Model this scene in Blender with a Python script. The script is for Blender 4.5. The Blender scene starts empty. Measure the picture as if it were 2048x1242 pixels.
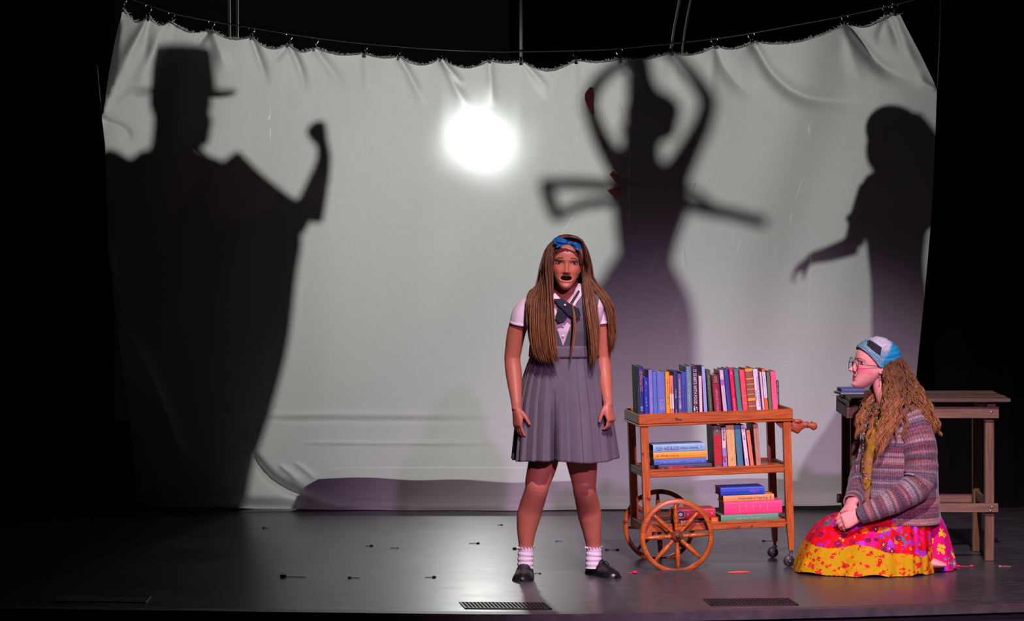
import bpy, math, random
import numpy as np
from mathutils import Matrix, Vector

random.seed(7)
rng = np.random.default_rng(11)
PI = math.pi
SC = bpy.context.scene
COL = SC.collection

# ------------------------------------------------------------------ camera
F_PX, CAM_H, HORIZON = 6675.0, 1.69, 386.0        # focal length in px of a 2048 wide frame, camera height over the stage
cam_d = bpy.data.cameras.new('camera')
cam = bpy.data.objects.new('camera', cam_d)
COL.objects.link(cam)
cam.location = (0, -15, CAM_H)
cam.rotation_euler = (PI / 2, 0, 0)
cam_d.sensor_width = 36
cam_d.lens = F_PX * 36 / 2048
cam_d.shift_y = -(621 - HORIZON) / 2048
cam_d.clip_end = 100
SC.camera = cam

# ------------------------------------------------------------------ world, lights, exposure
w = bpy.data.worlds.new('dark_house')
SC.world = w
w.use_nodes = True
w.node_tree.nodes['Background'].inputs[0].default_value = (0.5, 0.5, 0.6, 1)
w.node_tree.nodes['Background'].inputs[1].default_value = 0.0006

def spot(name, loc, target, power, color, angle, blend, radius):
    l = bpy.data.lights.new(name, 'SPOT')
    l.energy = power
    l.color = color
    l.spot_size = math.radians(angle)
    l.spot_blend = blend
    l.shadow_soft_size = radius
    o = bpy.data.objects.new(name, l)
    COL.objects.link(o)
    o.location = loc
    o.rotation_euler = (Vector(target) - Vector(loc)).to_track_quat('-Z', 'Y').to_euler()
    return o

KEY = spot('key_spotlight', (1.45, -8.3, 7.8), (1.30, 0.0, 0.45), 4500, (1.0, 0.81, 0.86), 24, 0.8, 0.10)
WASH = spot('lavender_wash_spotlight', (2.2, -12.5, 4.6), (0.95, 2.8, -0.90), 4300, (0.95, 0.48, 1.0), 18, 1.0, 0.15)
LAMP_POWER = 88.0        # watts of the lamp behind the sheet
SC.view_settings.view_transform = 'Standard'
SC.view_settings.look = 'None'
SC.view_settings.exposure = 0.0
SC.view_settings.gamma = 1.0
SC.view_settings.use_curve_mapping = False

# ------------------------------------------------------------------ helpers
def W(px, py, d):
    """a point of the place seen at photo pixel px, py at distance d from the camera"""
    return np.array([(px - 1024.0) * d / F_PX, d - 15.0, CAM_H - (py - HORIZON) * d / F_PX])

def FL(px, py, z=0.0):
    return W(px, py, F_PX * (CAM_H - z) / (py - HORIZON))

def srgb(r, g, b):
    def f(c):
        c /= 255.0
        return c / 12.92 if c <= 0.04045 else ((c + 0.055) / 1.055) ** 2.4
    return (f(r), f(g), f(b))

def nrm(v):
    v = np.asarray(v, float)
    return v / max(np.linalg.norm(v), 1e-9)

MATS = {}
def mat(name, col=(0.5, 0.5, 0.5), rough=0.6, spec=0.5, metal=0.0, vcol=False, noise=0.0, nscale=60.0, bump=0.0, bscale=200.0,
        sheen=0.0, sss=0.0, emit=None, stretch=None):
    if name in MATS:
        return MATS[name]
    m = bpy.data.materials.new(name)
    m.use_nodes = True
    nt = m.node_tree
    N, L = nt.nodes, nt.links
    p = N['Principled BSDF']
    p.inputs['Base Color'].default_value = (*col, 1)
    p.inputs['Roughness'].default_value = rough
    p.inputs['Specular IOR Level'].default_value = spec
    p.inputs['Metallic'].default_value = metal
    if sheen:
        p.inputs['Sheen Weight'].default_value = sheen
    if sss:
        p.inputs['Subsurface Weight'].default_value = sss
        p.inputs['Subsurface Radius'].default_value = (0.010, 0.004, 0.002)
    if emit:
        p.inputs['Emission Color'].default_value = (*emit[0], 1)
        p.inputs['Emission Strength'].default_value = emit[1]
    src = None
    if vcol:
        a = N.new('ShaderNodeAttribute')
        a.attribute_name = 'Col'
        src = a.outputs['Color']
    if noise or bump:
        tc = N.new('ShaderNodeTexCoord')
        mp = N.new('ShaderNodeMapping')
        L.new(tc.outputs['Object'], mp.inputs['Vector'])
        if stretch:
            mp.inputs['Scale'].default_value = stretch
    if noise:
        n = N.new('ShaderNodeTexNoise')
        n.inputs['Scale'].default_value = nscale
        n.inputs['Detail'].default_value = 4
        L.new(mp.outputs[0], n.inputs['Vector'])
        mx = N.new('ShaderNodeMix')
        mx.data_type = 'RGBA'
        mx.blend_type = 'MULTIPLY'
        mr = N.new('ShaderNodeMapRange')
        mr.inputs['From Min'].default_value = 0.3
        mr.inputs['From Max'].default_value = 0.7
        mr.inputs['To Min'].default_value = 1 - noise
        mr.inputs['To Max'].default_value = 1 + noise * 0.6
        L.new(n.outputs['Fac'], mr.inputs['Value'])
        mx.inputs['Factor'].default_value = 1
        if src is not None:
            L.new(src, mx.inputs['A'])
        else:
            mx.inputs['A'].default_value = (*col, 1)
        L.new(mr.outputs[0], mx.inputs['B'])
        src = mx.outputs['Result']
    if src is not None:
        L.new(src, p.inputs['Base Color'])
    if bump:
        n2 = N.new('ShaderNodeTexNoise')
        n2.inputs['Scale'].default_value = bscale
        n2.inputs['Detail'].default_value = 3
        L.new(mp.outputs[0], n2.inputs['Vector'])
        b = N.new('ShaderNodeBump')
        b.inputs['Strength'].default_value = bump
        b.inputs['Distance'].default_value = 0.002
        L.new(n2.outputs['Fac'], b.inputs['Height'])
        L.new(b.outputs[0], p.inputs['Normal'])
    MATS[name] = m
    return m

def tag(o, label, cat, group=None, kind=None):
    if label: o['label'] = label
    if cat: o['category'] = cat
    if group: o['group'] = group
    if kind: o['kind'] = kind
    return o

def thing(name, label, cat, loc=(0, 0, 0), group=None, M=None):
    o = bpy.data.objects.new(name, None)
    COL.objects.link(o)
    o.empty_display_size = 0.05
    if M is not None:
        o.matrix_world = M
    else:
        o.location = loc
    o['org'] = 0
    del o['org']
    ORG[o.name] = np.array(loc, float)
    return tag(o, label, cat, group)
ORG = {}

class MB:
    """collects shapes for one mesh"""
    def __init__(s):
        s.v, s.f, s.c, s.n = [], [], [], 0
    def add(s, v, f, col=None):
        v = np.asarray(v, float).reshape(-1, 3)
        s.v.append(v)
        s.f += [tuple(i + s.n for i in q) for q in f]
        if col is None:
            col = (0.5, 0.5, 0.5)
        c = np.asarray(col, float)
        if c.ndim == 1:
            c = np.tile(c, (len(v), 1))
        s.c.append(c)
        s.n += len(v)
        return s
    def verts(s):
        return np.concatenate(s.v) if s.v else np.zeros((0, 3))
    def box(s, lo, hi, col=None, M=None, bev=0.0):
        lo, hi = np.array(lo, float), np.array(hi, float)
        if bev > 0:
            b = min(bev, 0.45 * float(np.min(hi - lo)))
            x0, y0, z0 = lo; x1, y1, z1 = hi
            P = []
            for z, i in ((z0, b), (z0 + b, 0), (z1 - b, 0), (z1, b)):
                X0, X1, Y0, Y1 = x0 + i, x1 - i, y0 + i, y1 - i
                P += [(X0 + b, Y0, z), (X1 - b, Y0, z), (X1, Y0 + b, z), (X1, Y1 - b, z), (X1 - b, Y1, z), (X0 + b, Y1, z), (X0, Y1 - b, z), (X0, Y0 + b, z)]
            F = [tuple(reversed(range(8)))] + [(r * 8 + k, r * 8 + (k + 1) % 8, r * 8 + 8 + (k + 1) % 8, r * 8 + 8 + k) for r in range(3) for k in range(8)] + [tuple(range(24, 32))]
            v = np.array(P)
        else:
            v = np.array([(x, y, z) for z in (lo[2], hi[2]) for y in (lo[1], hi[1]) for x in (lo[0], hi[0])])
            F = [(0, 2, 3, 1), (4, 5, 7, 6), (0, 1, 5, 4), (2, 6, 7, 3), (0, 4, 6, 2), (1, 3, 7, 5)]
        if M is not None:
            v = xf(M, v)
        return s.add(v, F, col)
    def rings(s, R, col=None, cap0=True, cap1=True, closed=True, keep=None):
        R = np.asarray(R, float)
        m, n, _ = R.shape
        v = R.reshape(-1, 3)
        f = []
        kk = n if closed else n - 1
        for i in range(m - 1):
            for j in range(kk):
                if keep is not None and not keep[i, j]:
                    continue
                j2 = (j + 1) % n
                f.append((i * n + j, i * n + j2, (i + 1) * n + j2, (i + 1) * n + j))
        v = list(v)
        if col is not None and np.ndim(col) == 3:
            col = list(np.asarray(col).reshape(-1, 3))
        if cap0:
            v.append(R[0].mean(0)); q = len(v) - 1
            f += [(q, (j + 1) % n, j) for j in range(kk)]
            if isinstance(col, list): col.append(col[0])
        if cap1:
            v.append(R[-1].mean(0)); q = len(v) - 1
            b = (m - 1) * n
            f += [(q, b + j, b + (j + 1) % n) for j in range(kk)]
            if isinstance(col, list): col.append(col[m * n - 1])
        return s.add(np.array(v), f, col)
    def tube(s, pts, rad, n=10, ref=(0, 1, 0), col=None, caps=True, sub=0, power=2.0):
        R = tube_rings(pts, rad, n, ref, sub, power)
        if col is not None and np.ndim(col) == 2:
            cc = resample(np.asarray(col, float), len(R))
            col = np.repeat(cc[:, None, :], R.shape[1], 1)
        return s.rings(R, col, caps, caps)
    def ball(s, c, r, n=12, m=8, col=None, M=None):
        r = np.broadcast_to(np.asarray(r, float), (3,))
        ph = np.linspace(-PI / 2 + 0.08, PI / 2 - 0.08, m)
        th = np.linspace(0, 2 * PI, n, endpoint=False)
        R = np.stack([np.cos(ph)[:, None] * np.cos(th)[None], np.cos(ph)[:, None] * np.sin(th)[None], np.sin(ph)[:, None] + 0 * th[None]], -1) * r
        if M is not None:
            R = (np.array(M)[:3, :3] @ R.reshape(-1, 3).T).T.reshape(m, n, 3)
        return s.rings(R + np.asarray(c, float), col)
    def build(s, name, material, parent=None, smooth=True, vcol=False, world=True, loc=None, angle=None):
        v = s.verts()
        if parent is not None and world:
            r = parent
            while r.parent is not None: r = r.parent
            v = v - ORG.get(r.name, np.zeros(3))
        if loc is not None:
            v = v - np.asarray(loc, float)
        me = bpy.data.meshes.new(name)
        me.from_pydata(v.tolist(), [], s.f)
        if vcol:
            a = me.color_attributes.new('Col', 'FLOAT_COLOR', 'POINT')
            c = np.concatenate(s.c)
            a.data.foreach_set('color', np.concatenate([c, np.ones((len(c), 1))], 1).astype(np.float32).ravel())
        if smooth:
            me.polygons.foreach_set('use_smooth', [True] * len(me.polygons))
            if angle:
                me.set_sharp_from_angle(angle=math.radians(angle))
        me.materials.append(material)
        me.update()
        o = bpy.data.objects.new(name, me)
        COL.objects.link(o)
        if parent is not None:
            o.parent = parent
        if loc is not None:
            o.location = loc
        return o

def xf(M, v):
    M = np.array(M)
    return np.asarray(v, float) @ M[:3, :3].T + M[:3, 3]

def resample(P, m):
    """Catmull-Rom through rows of P at m points"""
    P = np.asarray(P, float)
    if P.ndim == 1: P = P[:, None]; one = True
    else: one = False
    k = len(P)
    t = np.linspace(0, k - 1, m)
    i = np.clip(np.floor(t).astype(int), 0, k - 2)
    u = (t - i)[:, None]
    g = lambda j: P[np.clip(j, 0, k - 1)]
    p0, p1, p2, p3 = g(i - 1), g(i), g(i + 1), g(i + 2)
    r = 0.5 * (2 * p1 + (p2 - p0) * u + (2 * p0 - 5 * p1 + 4 * p2 - p3) * u ** 2 + (3 * p1 - p0 - 3 * p2 + p3) * u ** 3)
    return r[:, 0] if one else r

def tube_rings(pts, rad, n=10, ref=(0, 1, 0), sub=0, power=2.0):
    P = np.asarray(pts, float)
    r = np.asarray(rad, float)
    if r.ndim == 0: r = np.full((len(P), 2), float(r))
    elif r.ndim == 1: r = np.stack([r, r], 1)
    if sub:
        m = (len(P) - 1) * sub + 1
        P, r = resample(P, m), np.maximum(resample(r, m), 1e-4)
    T = np.gradient(P, axis=0)
    T /= np.maximum(np.linalg.norm(T, axis=1, keepdims=True), 1e-9)
    ref = np.asarray(ref, float)
    A = ref - (T @ ref)[:, None] * T
    ln = np.linalg.norm(A, axis=1, keepdims=True)
    alt = np.cross(T, [0.123, 0.31, 0.9])
    A = np.where(ln > 0.05, A / np.maximum(ln, 1e-9), alt / np.linalg.norm(alt, axis=1, keepdims=True))
    B = np.cross(T, A)
    th = np.linspace(0, 2 * PI, n, endpoint=False)
    c, s_ = np.cos(th), np.sin(th)
    if power != 2.0:
        c = np.sign(c) * np.abs(c) ** (2 / power); s_ = np.sign(s_) * np.abs(s_) ** (2 / power)
    return P[:, None] + r[:, None, :1] * c[None, :, None] * A[:, None] + r[:, None, 1:] * s_[None, :, None] * B[:, None]

def fuse(mb, voxel, smooth=2):
    """closed shapes grown into one continuous surface"""
    me = bpy.data.meshes.new('tmp')
    me.from_pydata(mb.verts().tolist(), [], mb.f)
    o = bpy.data.objects.new('tmp', me)
    COL.objects.link(o)
    r = o.modifiers.new('r', 'REMESH'); r.mode = 'VOXEL'; r.voxel_size = voxel
    if smooth:
        k = o.modifiers.new('s', 'SMOOTH'); k.factor = 0.5; k.iterations = smooth
    dg = bpy.context.evaluated_depsgraph_get()
    m2 = bpy.data.meshes.new_from_object(o.evaluated_get(dg))
    v = np.empty(len(m2.vertices) * 3, np.float32); m2.vertices.foreach_get('co', v)
    f = [tuple(p.vertices) for p in m2.polygons]
    bpy.data.objects.remove(o); bpy.data.meshes.remove(me); bpy.data.meshes.remove(m2)
    return v.reshape(-1, 3).astype(float), f

_TXT = {}
def text_shape(body):
    """lettering as flat outlines in a 1 x 1 box (verts, faces, aspect)"""
    if body not in _TXT:
        cu = bpy.data.curves.new('t', 'FONT'); cu.body = body; cu.size = 1.0; cu.resolution_u = 2
        o = bpy.data.objects.new('t', cu); COL.objects.link(o)
        dg = bpy.context.evaluated_depsgraph_get()
        me = bpy.data.meshes.new_from_object(o.evaluated_get(dg))
        v = np.array([p.co[:] for p in me.vertices]); f = [tuple(p.vertices) for p in me.polygons]
        bpy.data.objects.remove(o); bpy.data.curves.remove(cu); bpy.data.meshes.remove(me)
        lo, hi = v.min(0), v.max(0)
        _TXT[body] = ((v[:, :2] - lo[:2]) / (hi[:2] - lo[:2]), f)
    return _TXT[body]

def sstep(a, b, x):
    t = np.clip((np.asarray(x, float) - a) / (b - a), 0, 1)
    return t * t * (3 - 2 * t)

# ------------------------------------------------------------------ the stage
def node_floor():
    m = bpy.data.materials.new('stage_floor_paint')
    m.use_nodes = True
    N, L = m.node_tree.nodes, m.node_tree.links
    p = N['Principled BSDF']
    tc = N.new('ShaderNodeTexCoord')
    n = N.new('ShaderNodeTexNoise'); n.inputs['Scale'].default_value = 1.7; n.inputs['Detail'].default_value = 6
    L.new(tc.outputs['Object'], n.inputs['Vector'])
    cr = N.new('ShaderNodeValToRGB')
    cr.color_ramp.elements[0].position = 0.35; cr.color_ramp.elements[0].color = (0.030, 0.031, 0.034, 1)
    cr.color_ramp.elements[1].position = 0.7; cr.color_ramp.elements[1].color = (0.052, 0.052, 0.056, 1)
    L.new(n.outputs['Fac'], cr.inputs['Fac'])
    # worn scratches: thin stretched noise lines in two directions
    scr = None
    for k, (rot, sc) in enumerate((((0, 0, 0.5), (9, 160, 1)), ((0, 0, -1.1), (7, 120, 1)), ((0, 0, 0.02), (3, 90, 1)))):
        mp = N.new('ShaderNodeMapping'); mp.inputs['Rotation'].default_value = rot; mp.inputs['Scale'].default_value = sc
        L.new(tc.outputs['Object'], mp.inputs['Vector'])
        q = N.new('ShaderNodeTexNoise'); q.inputs['Scale'].default_value = 1.0; q.inputs['Detail'].default_value = 2
        L.new(mp.outputs[0], q.inputs['Vector'])
        r = N.new('ShaderNodeMapRange'); r.inputs['From Min'].default_value = 0.60; r.inputs['From Max'].default_value = 0.72
        L.new(q.outputs['Fac'], r.inputs['Value'])
        if scr is None: scr = r.outputs[0]
        else:
            a = N.new('ShaderNodeMath'); a.operation = 'MAXIMUM'; L.new(scr, a.inputs[0]); L.new(r.outputs[0], a.inputs[1]); scr = a.outputs[0]
    mx = N.new('ShaderNodeMix'); mx.data_type = 'RGBA'
    L.new(scr, mx.inputs['Factor']); L.new(cr.outputs[0], mx.inputs['A']); mx.inputs['B'].default_value = (0.11, 0.11, 0.115, 1)
    L.new(mx.outputs['Result'], p.inputs['Base Color'])
    rr = N.new('ShaderNodeMapRange'); rr.inputs['To Min'].default_value = 0.25; rr.inputs['To Max'].default_value = 0.37
    L.new(n.outputs['Fac'], rr.inputs['Value']); sa = N.new('ShaderNodeMath'); sa.operation = 'MULTIPLY_ADD'; L.new(scr, sa.inputs[0]); sa.inputs[1].default_value = 0.18; L.new(rr.outputs[0], sa.inputs[2]); L.new(sa.outputs[0], p.inputs['Roughness'])
    p.inputs['Specular IOR Level'].default_value = 0.5
    b = N.new('ShaderNodeBump'); b.inputs['Strength'].default_value = 0.25; b.inputs['Distance'].default_value = 0.002
    n3 = N.new('ShaderNodeTexNoise'); n3.inputs['Scale'].default_value = 9; n3.inputs['Detail'].default_value = 7
    L.new(tc.outputs['Object'], n3.inputs['Vector']); L.new(n3.outputs['Fac'], b.inputs['Height']); L.new(b.outputs[0], p.inputs['Normal'])
    return m

FLOOR = node_floor()
edge_px = [(-400, 1212), (0, 1217), (220, 1220), (700, 1226), (1060, 1229), (1400, 1224), (1750, 1216), (2048, 1207), (2500, 1194)]
edge = resample(np.array([FL(*p) for p in edge_px]), 41)
def strip(name, front, back_y, mtl, z0=-0.02, z1=0.0):
    mb = MB()
    n = len(front)
    for i in range(n - 1):
        a, b = front[i], front[i + 1]
        ya, yb = (back_y[i], back_y[i + 1]) if np.ndim(back_y) else (back_y, back_y)
        mb.add([(a[0], a[1], z1), (b[0], b[1], z1), (b[0], yb, z1), (a[0], ya, z1), (a[0], a[1], z0), (b[0], b[1], z0), (b[0], yb, z0), (a[0], ya, z0)],
               [(0, 1, 2, 3), (7, 6, 5, 4), (4, 5, 1, 0), (3, 2, 6, 7)])
    return tag(mb.build(name, mtl, smooth=False), None, None, kind='structure')
nose_back = edge[:, 1] + 0.085
back = edge.copy(); back[:, 1] = nose_back + 0.004
floor = strip('floor', back, 8.6, FLOOR)
nosing_m = mat('nosing_paint', (0.06, 0.05, 0.05), 0.42, noise=0.4, nscale=14)
strip('trim_1', edge, nose_back, nosing_m, -0.035, 0.001)
front = edge.copy(); front[:, 1] += 0.03
mb = MB()
for i in range(len(front) - 1):
    a, b = front[i], front[i + 1]
    mb.add([(a[0], a[1], -0.9), (b[0], b[1], -0.9), (b[0], b[1], -0.03), (a[0], a[1], -0.03)], [(0, 1, 2, 3)])
black = mat('black_masonite', (0.004, 0.004, 0.004), 0.8)
tag(mb.build('wall_stage_front', black), None, None, kind='structure')
mb = MB(); mb.box((-7, -20, -0.95), (7, -1.4, -0.9)); tag(mb.build('floor_audience', black), None, None, kind='structure')

def drape(name, p0, p1, h, nfold, amp, m):
    p0, p1 = np.array(p0, float), np.array(p1, float)
    k = nfold * 8
    d = nrm(p1 - p0); nn = np.array([-d[1], d[0], 0])
    R = []
    for z in np.linspace(0.003, h, 5):
        row = []
        for i in range(k + 1):
            t = i / k
            row.append(p0 + (p1 - p0) * t + nn * amp * (math.sin(2 * PI * nfold * t) + 0.4 * math.sin(5.3 * PI * nfold * t / 3 + z)) + np.array([0, 0, z]))
        R.append(row)
    mb = MB(); mb.rings(R, None, False, False, closed=False)
    return tag(mb.build(name, m), None, None, kind='structure')
velour = mat('black_velour', (0.005, 0.005, 0.005), 0.95, spec=0.05)
charcoal = mat('charcoal_drape', (0.10, 0.10, 0.10), 0.95, spec=0.1)
drape('wall_back', (-5, 8.4, 0), (-0.02, 8.4, 0), 5.5, 5, 0.012, charcoal)
drape('wall_back', (-0.10, 8.55, 0), (5, 8.55, 0), 5.5, 6, 0.012, velour)
drape('wall_left', (-3.9, -0.4, 0), (-3.9, 8.4, 0), 5.5, 26, 0.05, velour)
drape('wall_right', (4.3, 8.4, 0), (4.3, -0.4, 0), 5.5, 26, 0.05, velour)

drape('wall_added_leg_left', (-4.2, 2.93, 0), (-2.14, 2.93, 0), 5.5, 9, 0.03, velour)  # black legs added on both sides to block lamp spill on the floor
drape('wall_added_leg_right', (2.27, 2.93, 0), (4.5, 2.93, 0), 5.5, 10, 0.03, velour)

mb = MB(); mb.box((-4.2, 3.05, 0.0), (-1.90, 3.09, 0.45)); tag(mb.build('wall_added_mask', velour, smooth=False), None, None, kind='structure')  # low flat added to hide the lamp-lit floor at the sheet's left edge

# floor grilles along the stage edge
iron = mat('grille_iron', (0.012, 0.011, 0.011), 0.45, metal=0.4)
hollow = mat('grille_shade', (0.002, 0.002, 0.002), 0.9)  # near-black colour stands in for the shade between the slats
def grille(pxs, label):
    c = [FL(*p) for p in pxs]           # front-left, front-right, back-right, back-left
    o = sum(c) / 4
    t = thing('floor_grille', label, 'grille', o, 'floor grilles along the stage edge')
    u = nrm(c[1] - c[0]); L_ = np.linalg.norm(c[1] - c[0]); v = c[3] - c[0]; D = np.linalg.norm(v); v = nrm(v)
    M = np.eye(4); M[:3, 0] = u; M[:3, 1] = v; M[:3, 2] = (0, 0, 1); M[:3, 3] = c[0]
    mb = MB(); mb.box((0.004, 0.004, 0.0003), (L_ - 0.004, D - 0.004, 0.0012), M=M); mb.build('shade_plate', hollow, t, False)  # flat black plate on the floor, painted shade instead of a recess
    mb = MB()
    for a, b in (((0, 0), (L_, 0.008)), ((0, D - 0.008), (L_, D)), ((0, 0), (0.010, D)), ((L_ - 0.010, 0), (L_, D))):
        mb.box((*a, 0.0003), (*b, 0.004), M=M)
    mb.build('frame', iron, t, False)
    n = 21
    for k in range(n):
        x = 0.014 + (L_ - 0.028) * (k + 0.5) / n
        mb = MB(); mb.box((x - 0.0035, 0.006, 0.0012), (x + 0.0035, D - 0.006, 0.0036), M=M)
        mb.build('slat', iron, t, False)
grille([(930, 1218), (1104, 1219), (1094, 1206), (918, 1205.5)], 'dark floor grille in the bright patch near the standing girl\'s feet')
grille([(1422, 1212), (1597, 1210.5), (1580, 1198), (1406, 1199)], 'dark floor grille near the stage edge below the book cart')
grille([(108, 1203), (292, 1206), (300, 1192), (122, 1190)], 'floor grille in the dark left end of the stage')
# ------------------------------------------------------------------ the sheet and its wire
D_SH = 17.8
Y_SH = D_SH - 15.0
LAMP = np.array([-0.2025, 6.8, 2.036])
PXM = D_SH / F_PX                                   # metres per pixel on the sheet

def node_cloth():
    m = bpy.data.materials.new('muslin_cloth')
    m.use_nodes = True
    N, L = m.node_tree.nodes, m.node_tree.links
    N.remove(N['Principled BSDF'])
    out = N['Material Output']
    tc = N.new('ShaderNodeTexCoord')
    def wv(scale, st):
        mp = N.new('ShaderNodeMapping'); mp.inputs['Scale'].default_value = st
        L.new(tc.outputs['Object'], mp.inputs['Vector'])
        n = N.new('ShaderNodeTexNoise'); n.inputs['Scale'].default_value = scale; n.inputs['Detail'].default_value = 3
        L.new(mp.outputs[0], n.inputs['Vector'])
        return n.outputs['Fac']
    h = wv(1.0, (12, 12, 420)); v = wv(1.0, (400, 12, 14)); big = wv(1.6, (1, 1, 1))
    a = N.new('ShaderNodeMath'); a.operation = 'ADD'; L.new(h, a.inputs[0]); L.new(v, a.inputs[1])
    a2 = N.new('ShaderNodeMath'); a2.operation = 'MULTIPLY_ADD'; L.new(big, a2.inputs[0]); a2.inputs[1].default_value = 0.35; L.new(a.outputs[0], a2.inputs[2])
    r = N.new('ShaderNodeMapRange'); r.inputs['From Min'].default_value = 0.75; r.inputs['From Max'].default_value = 1.65
    r.inputs['To Min'].default_value = 0.91; r.inputs['To Max'].default_value = 1.04
    L.new(a2.outputs[0], r.inputs['Value'])
    def tint(c):
        x = N.new('ShaderNodeMix'); x.data_type = 'RGBA'; x.blend_type = 'MULTIPLY'; x.inputs['Factor'].default_value = 1
        x.inputs['A'].default_value = (*c, 1); L.new(r.outputs[0], x.inputs['B'])
        return x.outputs['Result']
    tr = N.new('ShaderNodeBsdfTranslucent'); L.new(tint((0.815, 0.825, 0.80)), tr.inputs['Color'])
    df = N.new('ShaderNodeBsdfDiffuse'); L.new(tint((0.80, 0.80, 0.80)), df.inputs['Color'])
    rf = N.new('ShaderNodeBsdfRefraction'); rf.inputs['IOR'].default_value = 1.07; rf.inputs['Roughness'].default_value = 0.75
    L.new(tint((0.95, 0.95, 0.95)), rf.inputs['Color'])
    tp = N.new('ShaderNodeBsdfTransparent'); tp.inputs['Color'].default_value = (0.95, 0.95, 0.95, 1)
    def mix(f, x, y):
        k = N.new('ShaderNodeMixShader'); k.inputs[0].default_value = f; L.new(x.outputs[0], k.inputs[1]); L.new(y.outputs[0], k.inputs[2]); return k
    s = mix(0.50, tr, df)
    s = mix(0.0045, s, rf)
    s = mix(0.105, s, tp)
    b = N.new('ShaderNodeBump'); b.inputs['Strength'].default_value = 0.2; b.inputs['Distance'].default_value = 0.002
    L.new(a.outputs[0], b.inputs['Height'])
    for k in (tr, df): L.new(b.outputs[0], k.inputs['Normal'])
    L.new(s.outputs[0], out.inputs['Surface'])
    return m
CLOTH = node_cloth()

clips = [(247, 15), (297, 32), (343, 42), (423, 60), (503, 73), (578, 88), (630, 95), (729, 107), (798, 113), (882, 118), (979, 121), (1042, 122),
         (1152, 120), (1239, 118), (1341, 105), (1429, 93), (1503, 85), (1690, 49), (1772, 30), (1790, 25)]
sags = [20, 13, 14, 11, 16, 12, 8, 5, 14, 16, 4, 20, 5, 6, 10, 9, 16, 14, 3]
def top_y(x):
    x = np.asarray(x, float)
    y = np.full(x.shape, 28.0)
    for (x0, y0), (x1, y1), s in zip(clips, clips[1:], sags):
        k = (x >= x0) & (x <= x1)
        t = (x - x0) / (x1 - x0)
        y = np.where(k, y0 + (y1 - y0) * t + s * (1 - np.abs(2 * t - 1) ** 1.7), y)
    return np.where(x < clips[0][0], 15, y)
Lp = np.array([(247, 15), (225, 120), (203, 232), (210, 290), (213, 400), (218, 500), (238, 690), (258, 850), (272, 1005)], float)
Rp = np.array([(1800, 28), (1840, 105), (1874, 178), (1870, 300), (1864, 430), (1850, 600), (1836, 740), (1822, 880), (1808, 1010)], float)
NU, NV = 414, 250
uu, vv = np.meshgrid(np.linspace(0, 1, NU), np.linspace(0, 1, NV))
def edge_x(Pp, y_top, v):
    y = y_top + (1015 - y_top) * v
    return np.interp(y, Pp[:, 1], Pp[:, 0])
xs = edge_x(Lp, 15, vv) * (1 - uu) + edge_x(Rp, 28, vv) * uu
xt = 247 * (1 - uu) + 1800 * uu
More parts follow.
